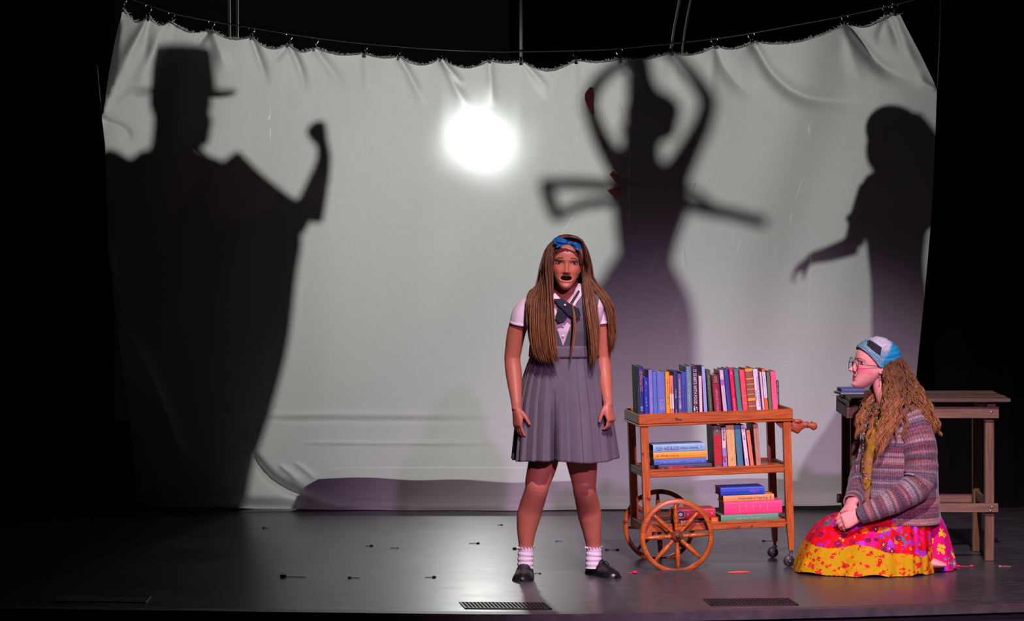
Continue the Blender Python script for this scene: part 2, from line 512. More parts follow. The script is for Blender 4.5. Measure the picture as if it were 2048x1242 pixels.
# the top edge runs through every clip
bot = np.interp(xt, [247, 480, 620, 800, 1040, 1300, 1690, 1800], [1008, 1014, 1017, 1019, 1018, 1016, 1007, 1006])
ty = top_y(xt)
ys = ty * (1 - vv) + bot * vv
disp = np.zeros_like(xs)
creases = [
    ([(297, 32), (262, 95), (235, 150)], 0.060, 12), ([(343, 42), (300, 110), (275, 180)], 0.055, 14), ([(297, 32), (292, 90), (288, 160)], -0.03, 12),
    ([(343, 42), (322, 75), (316, 110)], -0.05, 7), ([(423, 60), (404, 82), (396, 100)], -0.035, 8), ([(423, 60), (438, 100), (455, 150)], 0.035, 14),
    ([(503, 73), (518, 115), (538, 175)], -0.045, 9), ([(578, 88), (560, 108), (545, 122)], -0.030, 8), ([(578, 88), (598, 130), (614, 190)], -0.05, 10),
    ([(630, 95), (655, 130), (695, 185)], -0.035, 12), ([(729, 107), (732, 150), (735, 210)], 0.02, 12), ([(798, 113), (822, 155), (850, 215)], -0.04, 10),
    ([(882, 118), (900, 140), (928, 172)], -0.05, 7), ([(882, 118), (905, 165), (942, 228)], -0.03, 10), ([(979, 121), (982, 160), (986, 215)], -0.025, 8),
    ([(1042, 122), (1070, 150), (1105, 192)], -0.06, 8), ([(1042, 122), (1075, 185), (1095, 225)], 0.018, 12), ([(1152, 120), (1150, 170), (1148, 230)], 0.02, 14),
    ([(1239, 118), (1262, 150), (1300, 190)], -0.02, 12), ([(1341, 105), (1362, 135), (1395, 170)], -0.025, 12), ([(1429, 93), (1458, 150), (1520, 208)], -0.035, 16),
    ([(1429, 93), (1425, 140), (1420, 200)], 0.02, 14), ([(1503, 85), (1518, 110), (1545, 150), (1600, 190), (1680, 203), (1760, 205)], -0.075, 17),
    ([(1690, 49), (1720, 88), (1755, 128), (1790, 148), (1850, 168)], -0.085, 15), ([(1690, 49), (1705, 120), (1730, 170)], 0.03, 20),
    ([(1772, 30), (1786, 62), (1805, 110)], -0.05, 8), ([(1772, 30), (1760, 65), (1752, 95)], -0.035, 8), ([(1790, 26), (1815, 95), (1850, 160)], 0.03, 10),
    ([(203, 232), (228, 170), (262, 110)], 0.05, 12), ([(203, 232), (260, 190), (330, 150)], 0.02, 18), ([(240, 40), (226, 120), (208, 215)], -0.05, 6),
    ([(1874, 178), (1848, 165), (1835, 140)], 0.03, 9), ([(205, 240), (250, 260), (262, 290)], -0.025, 9),
    ([(300, 829), (700, 829), (1035, 831)], 0.012, 7), ([(560, 842), (800, 842), (1040, 841)], -0.008, 5), ([(600, 886), (800, 886), (1045, 885)], 0.016, 3.2), ([(262, 829), (420, 826), (520, 826)], 0.02, 9),
    ([(505, 905), (545, 955), (610, 990), (700, 1008), (800, 1012)], -0.07, 12), ([(560, 930), (585, 950), (600, 968)], 0.02, 6), ([(590, 925), (620, 948), (630, 962)], 0.015, 6),
    ([(230, 620), (300, 760), (330, 830), (380, 920), (520, 1000)], 0.05, 26), ([(215, 480), (250, 620), (290, 700)], -0.03, 22),
    ([(680, 1010), (730, 1003), (800, 1009), (1000, 1008), (1400, 1004), (1800, 999)], -0.025, 5),
]
for pl, amp, wd in creases:
    pl = resample(np.array(pl, float), 14)
    best = np.full(xs.shape, 1e9); sb = np.zeros_like(xs)
    for k in range(len(pl) - 1):
        a, b = pl[k], pl[k + 1]
        e = b - a; l2 = e @ e
        t = np.clip(((xs - a[0]) * e[0] + (ys - a[1]) * e[1]) / l2, 0, 1)
        q = np.hypot(xs - a[0] - t * e[0], ys - a[1] - t * e[1])
        m = q < best
        best = np.where(m, q, best); sb = np.where(m, (k + t) / (len(pl) - 1), sb)
    fade = np.minimum(sstep(-0.05, 0.12, sb), 1 - sstep(0.55, 1.0, sb) ** 1.0)
    wloc = wd * (0.45 + 0.75 * sb)
    disp += amp * np.exp(-(best / wloc) ** 1.6) * fade
# broad billows
for k in range(16):
    kx, ky, ph = rng.uniform(-1, 1) / 160, rng.uniform(-0.6, 0.6) / 320, rng.uniform(0, 6.28)
    disp += 0.006 * np.sin(2 * PI * (kx * xs + ky * ys) + ph)
for (cx, cy) in clips:
    disp += -0.02 * np.exp(-((xs - cx) / 14) ** 2) * np.exp(-np.maximum(ys - cy, 0) / 60)
hem = sstep(0.972, 1.0, vv)
disp -= 0.05 * hem
Y = Y_SH + disp * 1.1
X = (xs - 1024) * PXM
Z = CAM_H - (ys - HORIZON) * PXM
Z = np.maximum(Z, 0.003 + 0.004 * (1 - hem))
sheet = thing('muslin_sheet', 'large white muslin sheet hanging from a wire across the stage', 'sheet', (0, Y_SH, 0))
mb = MB(); mb.rings(np.stack([X, Y, Z], -1), None, False, False, closed=False)
cloth_o = mb.build('cloth', CLOTH, sheet)
# frayed threads along the torn upper edge
thread_m = bpy.data.materials.new('cotton_thread'); thread_m.use_nodes = True
_n, _l = thread_m.node_tree.nodes, thread_m.node_tree.links
_n.remove(_n['Principled BSDF']); _t = _n.new('ShaderNodeBsdfTranslucent'); _t.inputs['Color'].default_value = (0.99, 0.99, 0.98, 1)
_d = _n.new('ShaderNodeBsdfDiffuse'); _d.inputs['Color'].default_value = (0.92, 0.92, 0.9, 1); _m = _n.new('ShaderNodeMixShader'); _m.inputs[0].default_value = 0.22
_l.new(_t.outputs[0], _m.inputs[1]); _l.new(_d.outputs[0], _m.inputs[2]); _l.new(_m.outputs[0], _n['Material Output'].inputs['Surface'])
mb = MB()
for k in range(2600):
    x = rng.uniform(249, 1798)
    y = float(top_y(np.array([x]))[0])
    p = np.array([(x - 1024) * PXM, Y_SH - 0.004 + rng.uniform(-0.012, 0.008), CAM_H - (y + 2 - HORIZON) * PXM])
    l = abs(rng.normal(0.004, 0.005)) + 0.004
    q = p + np.array([rng.normal(0, 0.010), rng.normal(0, 0.005), l])
    r = p * 0.5 + q * 0.5 + np.array([rng.normal(0, 0.004), 0, 0])
    mb.tube([p, r, q], [0.0012, 0.0011, 0.0007], 3)
xx = np.linspace(248, 1799, 700)
yy = top_y(xx)
mb.tube(np.stack([(xx - 1024) * PXM, np.full(700, Y_SH - 0.006) + rng.normal(0, 0.002, 700), CAM_H - (yy + 1 - HORIZON) * PXM + rng.normal(0, 0.001, 700)], 1), np.abs(rng.normal(0.0028, 0.0009, 700)) + 0.001, 5)
tag(mb.build('frayed_edge', thread_m, sheet), None, None, kind='stuff')
def sheet_y(px, py):
    i = np.argmin((xs - px) ** 2 + (ys - py) ** 2)
    return Y.ravel()[i]
for pl, r in [([(1259, 275), (1258.5, 330), (1259, 400), (1258, 452)], 0.0018), ([(1391, 365), (1383, 395), (1368, 432), (1352, 475), (1338, 497), (1318, 503), (1311, 516), (1303, 535), (1304, 545)], 0.0017),
              ([(1365, 575), (1356, 605), (1346, 630), (1352, 660), (1365, 715)], 0.0014),
              ([(537, 817), (547, 817), (551, 810)], 0.0016), ([(1237, 208), (1244, 222), (1243, 240)], 0.001),
              ([(1395, 265), (1393, 275), (1404, 260)], 0.0018), ([(1370, 498), (1371, 520), (1374, 535)], 0.0012)]:
    P = resample(np.array(pl, float), len(pl) * 4)
    mb = MB(); mb.tube([np.array([(x - 1024) * PXM, sheet_y(x, y) - 0.004, CAM_H - (y - HORIZON) * PXM]) for x, y in P], r, 5)
    mb.build('loose_thread', thread_m, sheet)

wire_m = mat('steel_wire', (0.62, 0.64, 0.64), 0.5, metal=0.3)
cable = [(150, -38), (270, 0), (343, 25), (423, 42), (503, 55), (600, 71), (700, 84), (798, 93), (882, 99), (979, 103), (1042, 103), (1152, 101), (1239, 97), (1341, 87), (1429, 77), (1503, 66), (1600, 48), (1690, 31), (1790, 9), (1900, -20)]
cbl = resample(np.array(cable, float), 90)
mb = MB(); mb.tube([np.array([(x - 1024) * PXM, Y_SH - 0.005, CAM_H - (y - HORIZON) * PXM]) for x, y in cbl], 0.0042, 8)
tag(mb.build('hanging_wire', wire_m, loc=W(1042, 103, D_SH)), 'thin sagging steel wire that holds up the white sheet', 'wire')
clip_m = mat('clip_black', (0.01, 0.01, 0.012), 0.3, metal=0.7)
shine_m = mat('clip_rivet', (0.75, 0.8, 0.8), 0.2, metal=1.0)
ordn = ['first', 'second', 'third', 'fourth', 'fifth', 'sixth', 'seventh', 'eighth', 'ninth', 'tenth']
def clip_proto():
    t = thing('curtain_clip', '', 'clip', (0, 0, 0), 'ring clips along the wire')
    mb = MB(); a = np.linspace(0, 2 * PI, 15)
    mb.tube([(0.017 * math.cos(k), 0, 0.028 + 0.017 * math.sin(k)) for k in a], 0.0022, 5, ref=(0, 1, 0)); mb.build('ring', clip_m, t)
    mb = MB(); mb.box((-0.006, -0.006, -0.022), (0.006, 0.006, 0.013), bev=0.002); mb.box((-0.009, -0.004, -0.024), (0.009, 0.004, -0.014), bev=0.002); mb.build('jaw', clip_m, t, False)
    mb = MB(); mb.ball((0.004, -0.007, 0.009), 0.0034, 8, 6); mb.build('rivet', shine_m, t)
    mb = MB(); mb.ball((-0.012, -0.002, 0.040), 0.003, 8, 6); mb.build('rivet', shine_m, t)
    return t
cp = clip_proto()
for i, (cx, cy) in enumerate(clips):
    cyw = float(np.interp(cx, [p[0] for p in cable], [p[1] for p in cable]))
    if i == 0:
        r = cp
    else:
        r = cp.copy(); COL.objects.link(r)
        for ch in cp.children:
            c = ch.copy(); COL.objects.link(c); c.parent = r
    p = W(cx, cy, D_SH); r.location = (p[0], Y_SH - 0.005, p[2] + 0.006)
    r.scale = (1, 1, max(0.8, ((cy - cyw) * PXM + 0.003) / 0.045))
    r['label'] = 'black ring clip on the wire, ' + ((ordn[i] + ' from the left end') if i < 10 else (ordn[19 - i] + ' from the right end'))
cord_m = mat('dark_cord', (0.05, 0.05, 0.05), 0.7)
for pl, lab in (([(180, -5), (192, 110), (203, 230)], 'thin dark cord tied to the left corner of the sheet'), ([(1882, -20), (1880, 80), (1875, 178)], 'thin dark cord tied to the right corner of the sheet')):
    mb = MB(); mb.tube([W(x, y, D_SH) for x, y in pl], 0.0022, 5); tag(mb.build('tie_cord', cord_m, loc=W(*pl[-1], D_SH)), lab, 'cord', 'cords at the sheet corners')
rope_m = mat('pale_rope', (0.30, 0.31, 0.29), 0.7, noise=0.3, nscale=120)
for pl, r, d, lab in (([(457, -30), (458, 40), (459, 120)], 0.010, 19.5, 'grey vertical rope behind the sheet, further left of the pair'),
                      ([(475, -30), (475, 40), (475, 120)], 0.007, 19.5, 'thin grey vertical rope behind the sheet, further right of the pair'),
                      ([(1388, -30), (1372, 50), (1362, 130)], 0.006, 19.6, 'pale slanting rope above the dancer shadow, nearer the right edge'),
                      ([(1366, -30), (1350, 50), (1338, 130)], 0.008, 19.9, 'dim slanting rope above the dancer shadow, nearer the left edge')):
    P = [W(x, y, d) for x, y in pl]
    mb = MB(); mb.tube(P, r, 8, sub=4); tag(mb.build('hanging_rope', rope_m, loc=P[-1]), lab, 'rope', 'ropes hanging behind the sheet')
P = [W(1042, -30, 18.3), W(1042, 140, 18.3)]
mb = MB(); mb.tube(P, 0.009, 10); mb.ball(P[1], 0.012)
tag(mb.build('vertical_pipe', mat('pipe_paint', (0.55, 0.62, 0.58), 0.5), loc=P[1]), 'pale thin vertical pipe hanging behind the middle of the sheet', 'pipe')

# ------------------------------------------------------------------ lamp and low riser behind the sheet
t = thing('stage_lamp', 'bright round lamp on a stand glowing through the white sheet', 'lamp', (LAMP[0], LAMP[1] + 0.1, 0))
lamp_m = mat('lamp_housing', (0.02, 0.02, 0.02), 0.5)
lens_m = mat('lamp_lens', (0.9, 0.9, 0.9), 0.3, emit=((0.975, 1.0, 0.965), 60.0))
al = bpy.data.lights.new('stage_lamp_beam', 'AREA'); al.shape = 'DISK'; al.size = 0.24; al.energy = LAMP_POWER; al.color = (0.975, 1.0, 0.965); al.spread = math.radians(130)
alo = bpy.data.objects.new('stage_lamp_beam', al); COL.objects.link(alo); alo.parent = t; alo.location = LAMP + (0, -0.012, 0) - ORG[t.name]; alo.rotation_euler = (-PI / 2, 0, 0)
mb = MB(); a = np.linspace(0, 2 * PI, 32, endpoint=False)
mb.rings([[LAMP + (r * math.cos(k), y, r * math.sin(k)) for k in a] for r, y in ((0.125, 0.0), (0.150, -0.03), (0.155, -0.03), (0.155, 0.02), (0.13, 0.16), (0.06, 0.24))], None, True, True)
mb.build('housing', lamp_m, t, True, angle=40)
mb = MB(); mb.add([LAMP + (0.12 * math.cos(k), -0.004, 0.12 * math.sin(k)) for k in a], [tuple(range(32))]); mb.build('lens', lens_m, t, False)
mb = MB(); mb.tube([LAMP + (0, 0.1, -0.15), (LAMP[0], LAMP[1] + 0.1, 0.55), (LAMP[0], LAMP[1] + 0.1, 0.3)], 0.016, 8); mb.build('stand_pole', lamp_m, t)
for k in range(3):
    an = 0.5 + k * 2 * PI / 3
    mb = MB(); mb.tube([(LAMP[0], LAMP[1] + 0.1, 0.6), (LAMP[0] + 0.45 * math.cos(an), LAMP[1] + 0.1 + 0.45 * math.sin(an), 0.012)], 0.011, 8); mb.build('leg', lamp_m, t)
riser_m = mat('riser_black', (0.03, 0.028, 0.03), 0.7)
x0, x1 = (610 - 1024) * PXM, (1850 - 1024) * PXM
mb = MB(); R = []
for z, inset in ((0.0, 0.0), (0.16, 0.0), (0.205, 0.03), (0.212, 0.10)):
    R.append([(x0 + inset * 3, 2.89 + inset * 0.2, z), (x1 - inset, 2.89 + inset * 0.2, z), (x1 - inset, 3.02, z), (x0 + inset * 3, 3.02, z)])
mb.rings(R); tag(mb.build('low_riser', riser_m, smooth=False, loc=((x0 + x1) / 2, 2.95, 0)), 'long low riser casting the dark band along the bottom of the sheet', 'riser')
# ------------------------------------------------------------------ people: shared builders
def frame(fwd, up=(0, 0, 1), loc=(0, 0, 0)):
    """head frame: y forward, z up"""
    f = nrm(fwd); u = np.asarray(up, float); u = nrm(u - (u @ f) * f); x = np.cross(f, u)
    M = np.eye(4); M[:3, 0], M[:3, 1], M[:3, 2], M[:3, 3] = x, f, u, loc
    return M

HT = np.array([  # t, half width, front, back (units of head height, chin 0 to crown 1)
    (0.00, .050, .350, .190), (0.03, .095, .385, .120), (0.08, .140, .400, .060), (0.15, .192, .398, -.020), (0.24, .240, .392, -.110), (0.34, .285, .388, -.260), (0.44, .305, .380, -.370),
    (0.52, .318, .385, -.415), (0.60, .327, .400, -.435), (0.70, .328, .392, -.440), (0.79, .308, .350, -.410), (0.88, .252, .262, -.330), (0.945, .175, .165, -.225), (0.985, .095, .080, -.120), (1.0, .02, .01, -.03)])

def head_grid(H, mouth='closed', rows=104, cols=132, feat=True):
    t = np.linspace(0, 1, rows)
    g = [np.interp(t, HT[:, 0], HT[:, k]) for k in (1, 2, 3)]
    ker = np.array([1, 2, 3, 2, 1.]) / 9
    g = [np.concatenate([q[:2], np.convolve(q, ker, 'valid'), q[-2:]]) for q in g]
    wd, fr, bk = g
    tau = np.linspace(-1, 1, cols, endpoint=False)
    th = PI * np.sign(tau) * np.abs(tau) ** 1.35
    c, s = np.cos(th)[None], np.sin(th)[None]
    p = 2.25
    sx = np.sign(s) * np.abs(s) ** (2 / p); cy = np.sign(c) * np.abs(c) ** (2 / p)
    yc = ((fr + bk) / 2)[:, None]
    x = wd[:, None] * sx
    y = yc + ((fr - bk) / 2)[:, None] * cy
    T = np.repeat(t[:, None], cols, 1)
    fm = sstep(0.0, 0.5, c) * np.ones_like(x)
    ax = np.abs(x)
    G = lambda cx, ct, a, b: np.exp(-((ax - cx) / a) ** 2 - ((T - ct) / b) ** 2)
    if feat:
        mt_s = 0.022 if mouth == 'open' else 0.0; T0 = T; T = T - mt_s
        nz = 1.0 if mouth == 'open' else 1.22
        dn = nz * np.interp(T, [.27, .290, .305, .325, .345, .38, .43, .48, .53, .56], [0, .004, .062, .112, .118, .088, .058, .032, .012, 0])
        sg = np.interp(T, [.28, .34, .42, .55], [.046, .046, .030, .036])
        d = dn * np.exp(-(ax / sg) ** 2)
        d += 0.034 * G(.058, .318, .026, .026)                       # nostril wings
        d -= 0.050 * G(.150, .490, .085, .040)                      # sockets
        d += 0.026 * G(.145, .478, .045, .020)
        d += 0.018 * G(.13, .560, .10, .030)                        # brow
        d += 0.026 * G(.185, .355, .075, .075)                      # cheek
        T = T0
        d += 0.024 * G(.0, .060, .075, .045)                        # chin
        d -= 0.018 * G(.0, .118 + mt_s * .7, .09, .022)
        T = T0 - mt_s
        if mouth == 'open':
            mt, mw, mh = 0.208, 0.112, 0.054
            e = (ax / mw) ** 2 + ((T - mt + 0.010 * (ax / mw) ** 2) / mh) ** 2
            d += np.where(T < mt, 0.016, 0.007) * np.exp(-((np.sqrt(e) - 1.20) / 0.20) ** 2)
            d -= 0.150 * (1 - sstep(0.55, 1.0, e))
        else:
            d += 0.022 * G(.0, .222, .075, .020) + 0.018 * G(.0, .170, .070, .022) - 0.016 * G(.0, .196, .10, .008)
        T = T0
        y = y + d * fm
    v = np.stack([x, y, T - 0.5], -1) * H
    return v, T

def add_head(mb, M, H, mouth='closed'):
    v, T = head_grid(H, mouth)
    mb.rings(xf(M, v.reshape(-1, 3)).reshape(v.shape))
    for sx in (-1, 1):                                   # ears
        c = np.array([sx * 0.325, -0.03, -0.075]) * H
        e = MB(); R = Matrix.Rotation(sx * 0.45, 3, 'Z')
        e.ball(c, np.array([0.020, 0.062, 0.098]) * H, 14, 10, M=np.array(R))
        e.ball(c + np.array([sx * 0.014, -0.03, 0.01]) * H, np.array([0.022, 0.030, 0.080]) * H, 12, 8, M=np.array(R))
        mb.add(xf(M, e.verts()), e.f)

def face_y(H, mouth, x, t):
    v, T = head_grid(H, mouth)
    q = v.reshape(-1, 3); k = q[:, 1] > 0.1 * H
    q = q[k]
    return q[np.argmin((q[:, 0] - x * H) ** 2 + (q[:, 2] - (t - 0.5) * H) ** 2), 1]

def head_colors(v, M, H, skin, lip, blush, mouth, blush_amt=0.5):
    Mi = np.linalg.inv(M)
    q = xf(Mi, v) / H
    t = q[:, 2] + 0.5 - (0.022 if mouth == 'open' else 0.0); ax = np.abs(q[:, 0]); y = q[:, 1]
    near = (t > -0.02) & (t < 1.05) & (ax < 0.5) & (np.abs(y) < 0.6)
    front = near & (y > 0.12)
    c = np.tile(np.array(skin, float), (len(v), 1))
    def put(mask, col):
        nonlocal c
        mask = (mask * front)[:, None]
        c = c * (1 - mask) + np.array(col) * mask
    put(blush_amt * np.exp(-((ax - .20) / .10) ** 2 - ((t - .37) / .075) ** 2), blush)
    put(0.25 * np.exp(-(ax / .07) ** 2 - ((t - .335) / .04) ** 2), blush)
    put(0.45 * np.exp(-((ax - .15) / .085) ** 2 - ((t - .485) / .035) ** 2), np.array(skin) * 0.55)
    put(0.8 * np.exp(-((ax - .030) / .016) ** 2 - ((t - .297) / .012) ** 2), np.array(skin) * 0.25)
    if mouth == 'open':
        mt, mw, mh = 0.208, 0.112, 0.054
        e = np.sqrt((ax / mw) ** 2 + ((t - mt + 0.010 * (ax / mw) ** 2) / mh) ** 2)
        low = np.where(t < mt, 1.0, 0.55)
        put(low * (1 - 0.75 * np.clip(ax / mw, 0, 1) ** 3) * np.exp(-((e - 1.17) / np.where(t < mt, 0.24, 0.13)) ** 2), lip)
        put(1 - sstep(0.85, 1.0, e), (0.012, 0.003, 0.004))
    else:
        up = np.exp(-(ax / .085) ** 4 - ((t - (.222 - 0.6 * ax * ax * 4)) / .020) ** 4)
        lo = np.exp(-(ax / .080) ** 4 - ((t - .170) / .024) ** 4)
        put(np.maximum(up, lo) * 0.95, lip)
        put(0.9 * np.exp(-(ax / .10) ** 4 - ((t - .196) / .006) ** 2), np.array(lip) * 0.15)
    return c

def add_hand(mb, wrist, fdir, thumb, palm, curls, s=1.0, spread=0.0, tcurl=0.5):
    """palm plus five fingers; fdir towards the finger tips, thumb side, palm the side the palm faces"""
    f = nrm(fdir); p = np.asarray(palm, float); p = nrm(p - (p @ f) * f); t = np.asarray(thumb, float); t = nrm(t - (t @ f) * f - (t @ p) * p)
    w0 = np.asarray(wrist, float)
    P = lambda a, b, c: w0 + s * (f * a + t * b + p * c)
    mb.tube([P(-0.03, 0, 0), P(0, 0, 0), P(0.03, 0.002, 0.002), P(0.06, 0.002, 0.002), P(0.086, 0, 0), P(0.094, 0, 0)],
            s * np.array([(0.019, 0.026), (0.019, 0.027), (0.019, 0.035), (0.016, 0.040), (0.0125, 0.039), (0.006, 0.032)]), 14, ref=p, power=2.5, sub=2)
    off = (0.029, 0.0098, -0.0098, -0.0285); ln = (0.070, 0.079, 0.073, 0.057); rr = (0.0086, 0.0088, 0.0083, 0.0073)
    for k in range(4):
        a = 0.0; q = P(0.078 - 0.004 * (k == 3) - 0.002 * (k == 0), off[k], 0); pts = [q]; rad = [rr[k]]
        cu = curls[k] if np.ndim(curls) else curls
        side = t * (1.5 - k) * spread
        for j, fr in enumerate((0.48, 0.30, 0.22)):
            a += cu * (0.75, 1.0, 0.8)[j]
            dv = nrm(f * math.cos(a) + p * math.sin(a) + side * math.cos(a))
            q = q + dv * ln[k] * fr * s + dv * 0.004 * s * (j == 0)
            pts.append(q); rad.append(rr[k] * (0.93, 0.84, 0.62)[j])
        pts.append(q + dv * 0.003 * s); rad.append(rr[k] * 0.3)
        mb.tube(pts, s * np.array(rad), 9, ref=t, sub=2)
    q = P(0.012, 0.022, 0.006); pts = [q]
    d1 = nrm(f * 0.72 + t * 0.62 + p * 0.30); d2 = nrm(f * (0.95 - 0.3 * tcurl) + t * (0.25 - 0.35 * tcurl) + p * (0.25 + 0.5 * tcurl))
    for dv, l in ((d1, 0.034), (nrm(d1 * 0.5 + d2), 0.030), (d2, 0.026), (d2, 0.003)):
        q = q + dv * l * s; pts.append(q)
    mb.tube(pts, s * np.array([0.0135, 0.0118, 0.0098, 0.0078, 0.003]), 10, ref=p, sub=2)

def limb(mb, pts, rad, n=30, ref=(0, 1, 0), sub=5):
    mb.tube(pts, rad, n, ref=ref, sub=sub)

SKIN = mat('skin', vcol=True, rough=0.48, spec=0.4, sss=0.08)
HAIR = mat('hair', vcol=True, rough=0.5, spec=0.35, noise=0.25, nscale=90, stretch=(1, 1, 0.15))

def locks(mb, guides, count, r0, r1, cols, jitter=0.01, seg=16, wave=0.0, wl=0.06, flat=0.55, seed=0, tip=None, lenjit=0.12, nside=6, clumps=0, cr=0.012):
    """strands spread between guide curves (rows of points)"""
    g = np.random.default_rng(seed)
    G = [resample(np.array(q, float), seg) for q in guides]
    k = len(G)
    cl_u = (np.arange(clumps) + g.uniform(0.2, 0.8, max(clumps, 1))[:clumps]) / max(clumps, 1) * (k - 1) if clumps else None
    cl_j = g.normal(0, jitter, (max(clumps, 1), 3)); cl_l = g.uniform(0, lenjit, max(clumps, 1)); cl_b = g.uniform(0.75, 1.2, max(clumps, 1)); cl_p = g.uniform(0, 6.28, max(clumps, 1))
    for i in range(count):
        ci = i % clumps if clumps else 0
        u = cl_u[ci] if clumps else (g.uniform(0, k - 1) if k > 1 else 0.0)
        a = min(int(u), max(k - 2, 0)); fr = u - a
        P = G[a] * (1 - fr) + (G[a + 1] * fr if k > 1 else 0)
        e = 1 - (cl_l[ci] + g.uniform(0, 0.08) if clumps else g.uniform(0, lenjit))
        P = resample(P, 40)[np.clip(np.linspace(0, 39 * e, seg), 0, 39).astype(int)] if lenjit else P.copy()
        s = np.linspace(0, 1, seg)[:, None]
        j = g.normal(0, jitter, 3); j2 = g.normal(0, jitter * 0.8, 3)
        if clumps:
            j = g.normal(0, cr, 3); P = P + cl_j[ci] * np.minimum(1, s * 3) + j * np.sin(PI * np.clip(s * 0.80 + 0.06, 0, 1)) * (1 - 0.35 * s)
        else:
            P = P + j * np.minimum(1, s * 3) + j2 * s
        if wave:
            L = np.concatenate([[0], np.cumsum(np.linalg.norm(np.diff(P, axis=0), axis=1))])[:, None]
            ph = (cl_p[ci] + g.normal(0, 0.25)) if clumps else (7.0 * u * (k > 1) + g.normal(0, 0.7)); ph2 = ph + 1 + g.normal(0, 0.8); w_ = wl * (g.uniform(0.97, 1.03) if clumps else g.uniform(0.9, 1.12))
            amp = wave * np.minimum(1, s * 4) * g.uniform(0.6, 1.3)
            P = P + amp * (np.sin(2 * PI * L / w_ + ph) * np.array([1, 0, 0.25]) + np.cos(2 * PI * L / w_ + ph2) * np.array([0, 0.8, 0]))
        R0 = g.uniform(r0, r1)
        rr = R0 * np.clip(1.06 - np.linspace(0, 1, seg) ** 3.2, 0.06, 1)
        c0, c1 = np.array(cols[0]), np.array(cols[1])
        b = g.uniform(0.55, 1.35) if not clumps else cl_b[ci] * g.uniform(0.7, 1.25)
        cc = (c0 + (c1 - c0) * np.linspace(0, 1, seg)[:, None] ** 1.2) * b
        mb.tube(P, np.stack([rr * flat, rr], 1), nside, ref=(0, 1, 0), col=cc)

# ------------------------------------------------------------------ three performers between the lamp and the sheet
def S(px, py, y):
    """where something at depth y must stand to throw its shadow on photo pixel px, py of the sheet"""
    P = np.array([(px - 1024) * PXM, Y_SH, CAM_H - (py - HORIZON) * PXM])
    return LAMP + (P - LAMP) * (LAMP[1] - y) / (LAMP[1] - Y_SH)

def person(name, label, loc):
    t = thing(name, label, 'person', loc)
    return t
dark_cloth = mat('dark_wool', (0.030, 0.026, 0.028), 0.9, noise=0.3)
dusk_skin = mat('dusk_skin', (0.20, 0.10, 0.075), 0.6)
blue_cloak = mat('blue_cloak', (0.012, 0.013, 0.05), 0.85)
red_ribbon = bpy.data.materials.new('red_ribbon'); red_ribbon.use_nodes = True
_n, _l = red_ribbon.node_tree.nodes, red_ribbon.node_tree.links
_n.remove(_n['Principled BSDF']); _t = _n.new('ShaderNodeBsdfTranslucent'); _t.inputs['Color'].default_value = (0.75, 0.03, 0.04, 1)
_d = _n.new('ShaderNodeBsdfDiffuse'); _d.inputs['Color'].default_value = (0.6, 0.02, 0.03, 1); _m = _n.new('ShaderNodeMixShader'); _m.inputs[0].default_value = 0.3
_l.new(_t.outputs[0], _m.inputs[1]); _l.new(_d.outputs[0], _m.inputs[2]); _l.new(_m.outputs[0], _n['Material Output'].inputs['Surface'])

def shadow_tube(mb, pts, rad_px, y, sub=5, n=14):
    """limb through sheet pixels, radius given in sheet pixels"""
    k = (LAMP[1] - y) / (LAMP[1] - Y_SH) * PXM
    mb.tube([S(a, b, y + (c[0] if c else 0)) for a, b, *c in pts], np.array(rad_px, float) * k, n, ref=(0, 1, 0), sub=sub)

# man in a tall hat and cloak
y = 3.55; k = (LAMP[1] - y) / (LAMP[1] - Y_SH) * PXM
base = S(350, 900, y); base[2] = 0
man = person('person', 'performer in a tall hat and cloak with raised fist, dark shadow at the left', base)
mb = MB()
H = 142 * k
hd = S(366, 222, y)
add_head(mb, frame((0.95, 0.30, 0.0), loc=hd), H)
shadow_tube(mb, [(358, 240), (352, 300), (345, 350)], [42, 44, 60], y)
mb.tube([S(345, 300, y), S(345, 400, y), S(345, 620, y), S(345, 800, y)], np.array([(40, 60), (60, 130), (55, 115), (55, 110)]) * k, 18, ref=(0, 1, 0), sub=4)
shadow_tube(mb, [(445, 335), (500, 385), (565, 430), (612, 440)], [48, 46, 40, 30], y)
shadow_tube(mb, [(612, 440), (630, 380), (646, 320), (643, 285)], [32, 24, 15, 13], y)
wr = S(643, 287, y); add_hand(mb, wr, S(632, 245, y) - wr, (-1, 0, 0.1), (0, -1, 0), 1.35, 1.0)
shadow_tube(mb, [(250, 330), (190, 400), (175, 520), (230, 620)], [50, 44, 38, 28], y)
wr = S(230, 620, y); add_hand(mb, wr, (0.8, 0.1, -0.5), (0.2, 0, 1), (0, -1, 0), 0.8, 1.0)
for x in (300, 400):
    p = S(x, 790, y); q = p.copy(); q[2] = 0.09
    limb(mb, [p, p * 0.5 + q * 0.5, q], [0.10, 0.068, 0.05]); mb.tube([q + (0, 0.05, -0.05), q + (0, -0.02, -0.045), q + (0, -0.17, -0.06)], [0.035, 0.042, 0.026], 10, sub=3)
v, f = fuse(mb, 0.011, 3)
b = MB(); b.add(v, f); b.build('body', dusk_skin, man)
mb = MB(); hc = S(370, 190, y)
a = np.linspace(0, 2 * PI, 40, endpoint=False)
def hat_ring(r, z, ox=0): return [hc + ((r + 0.004 * math.sin(3 * q)) * math.cos(q) + ox, r * 1.05 * math.sin(q), z + 0.010 * math.cos(2 * q) * (r > 70 * k)) for q in a]
R = [hat_ring(58 * k, 0.0), hat_ring(98 * k, 2 * k), hat_ring(98 * k, 6 * k), hat_ring(60 * k, 10 * k), hat_ring(58 * k, 40 * k), hat_ring(56 * k, 80 * k), hat_ring(53 * k, 92 * k), hat_ring(45 * k, 95 * k), hat_ring(20 * k, 90 * k)]
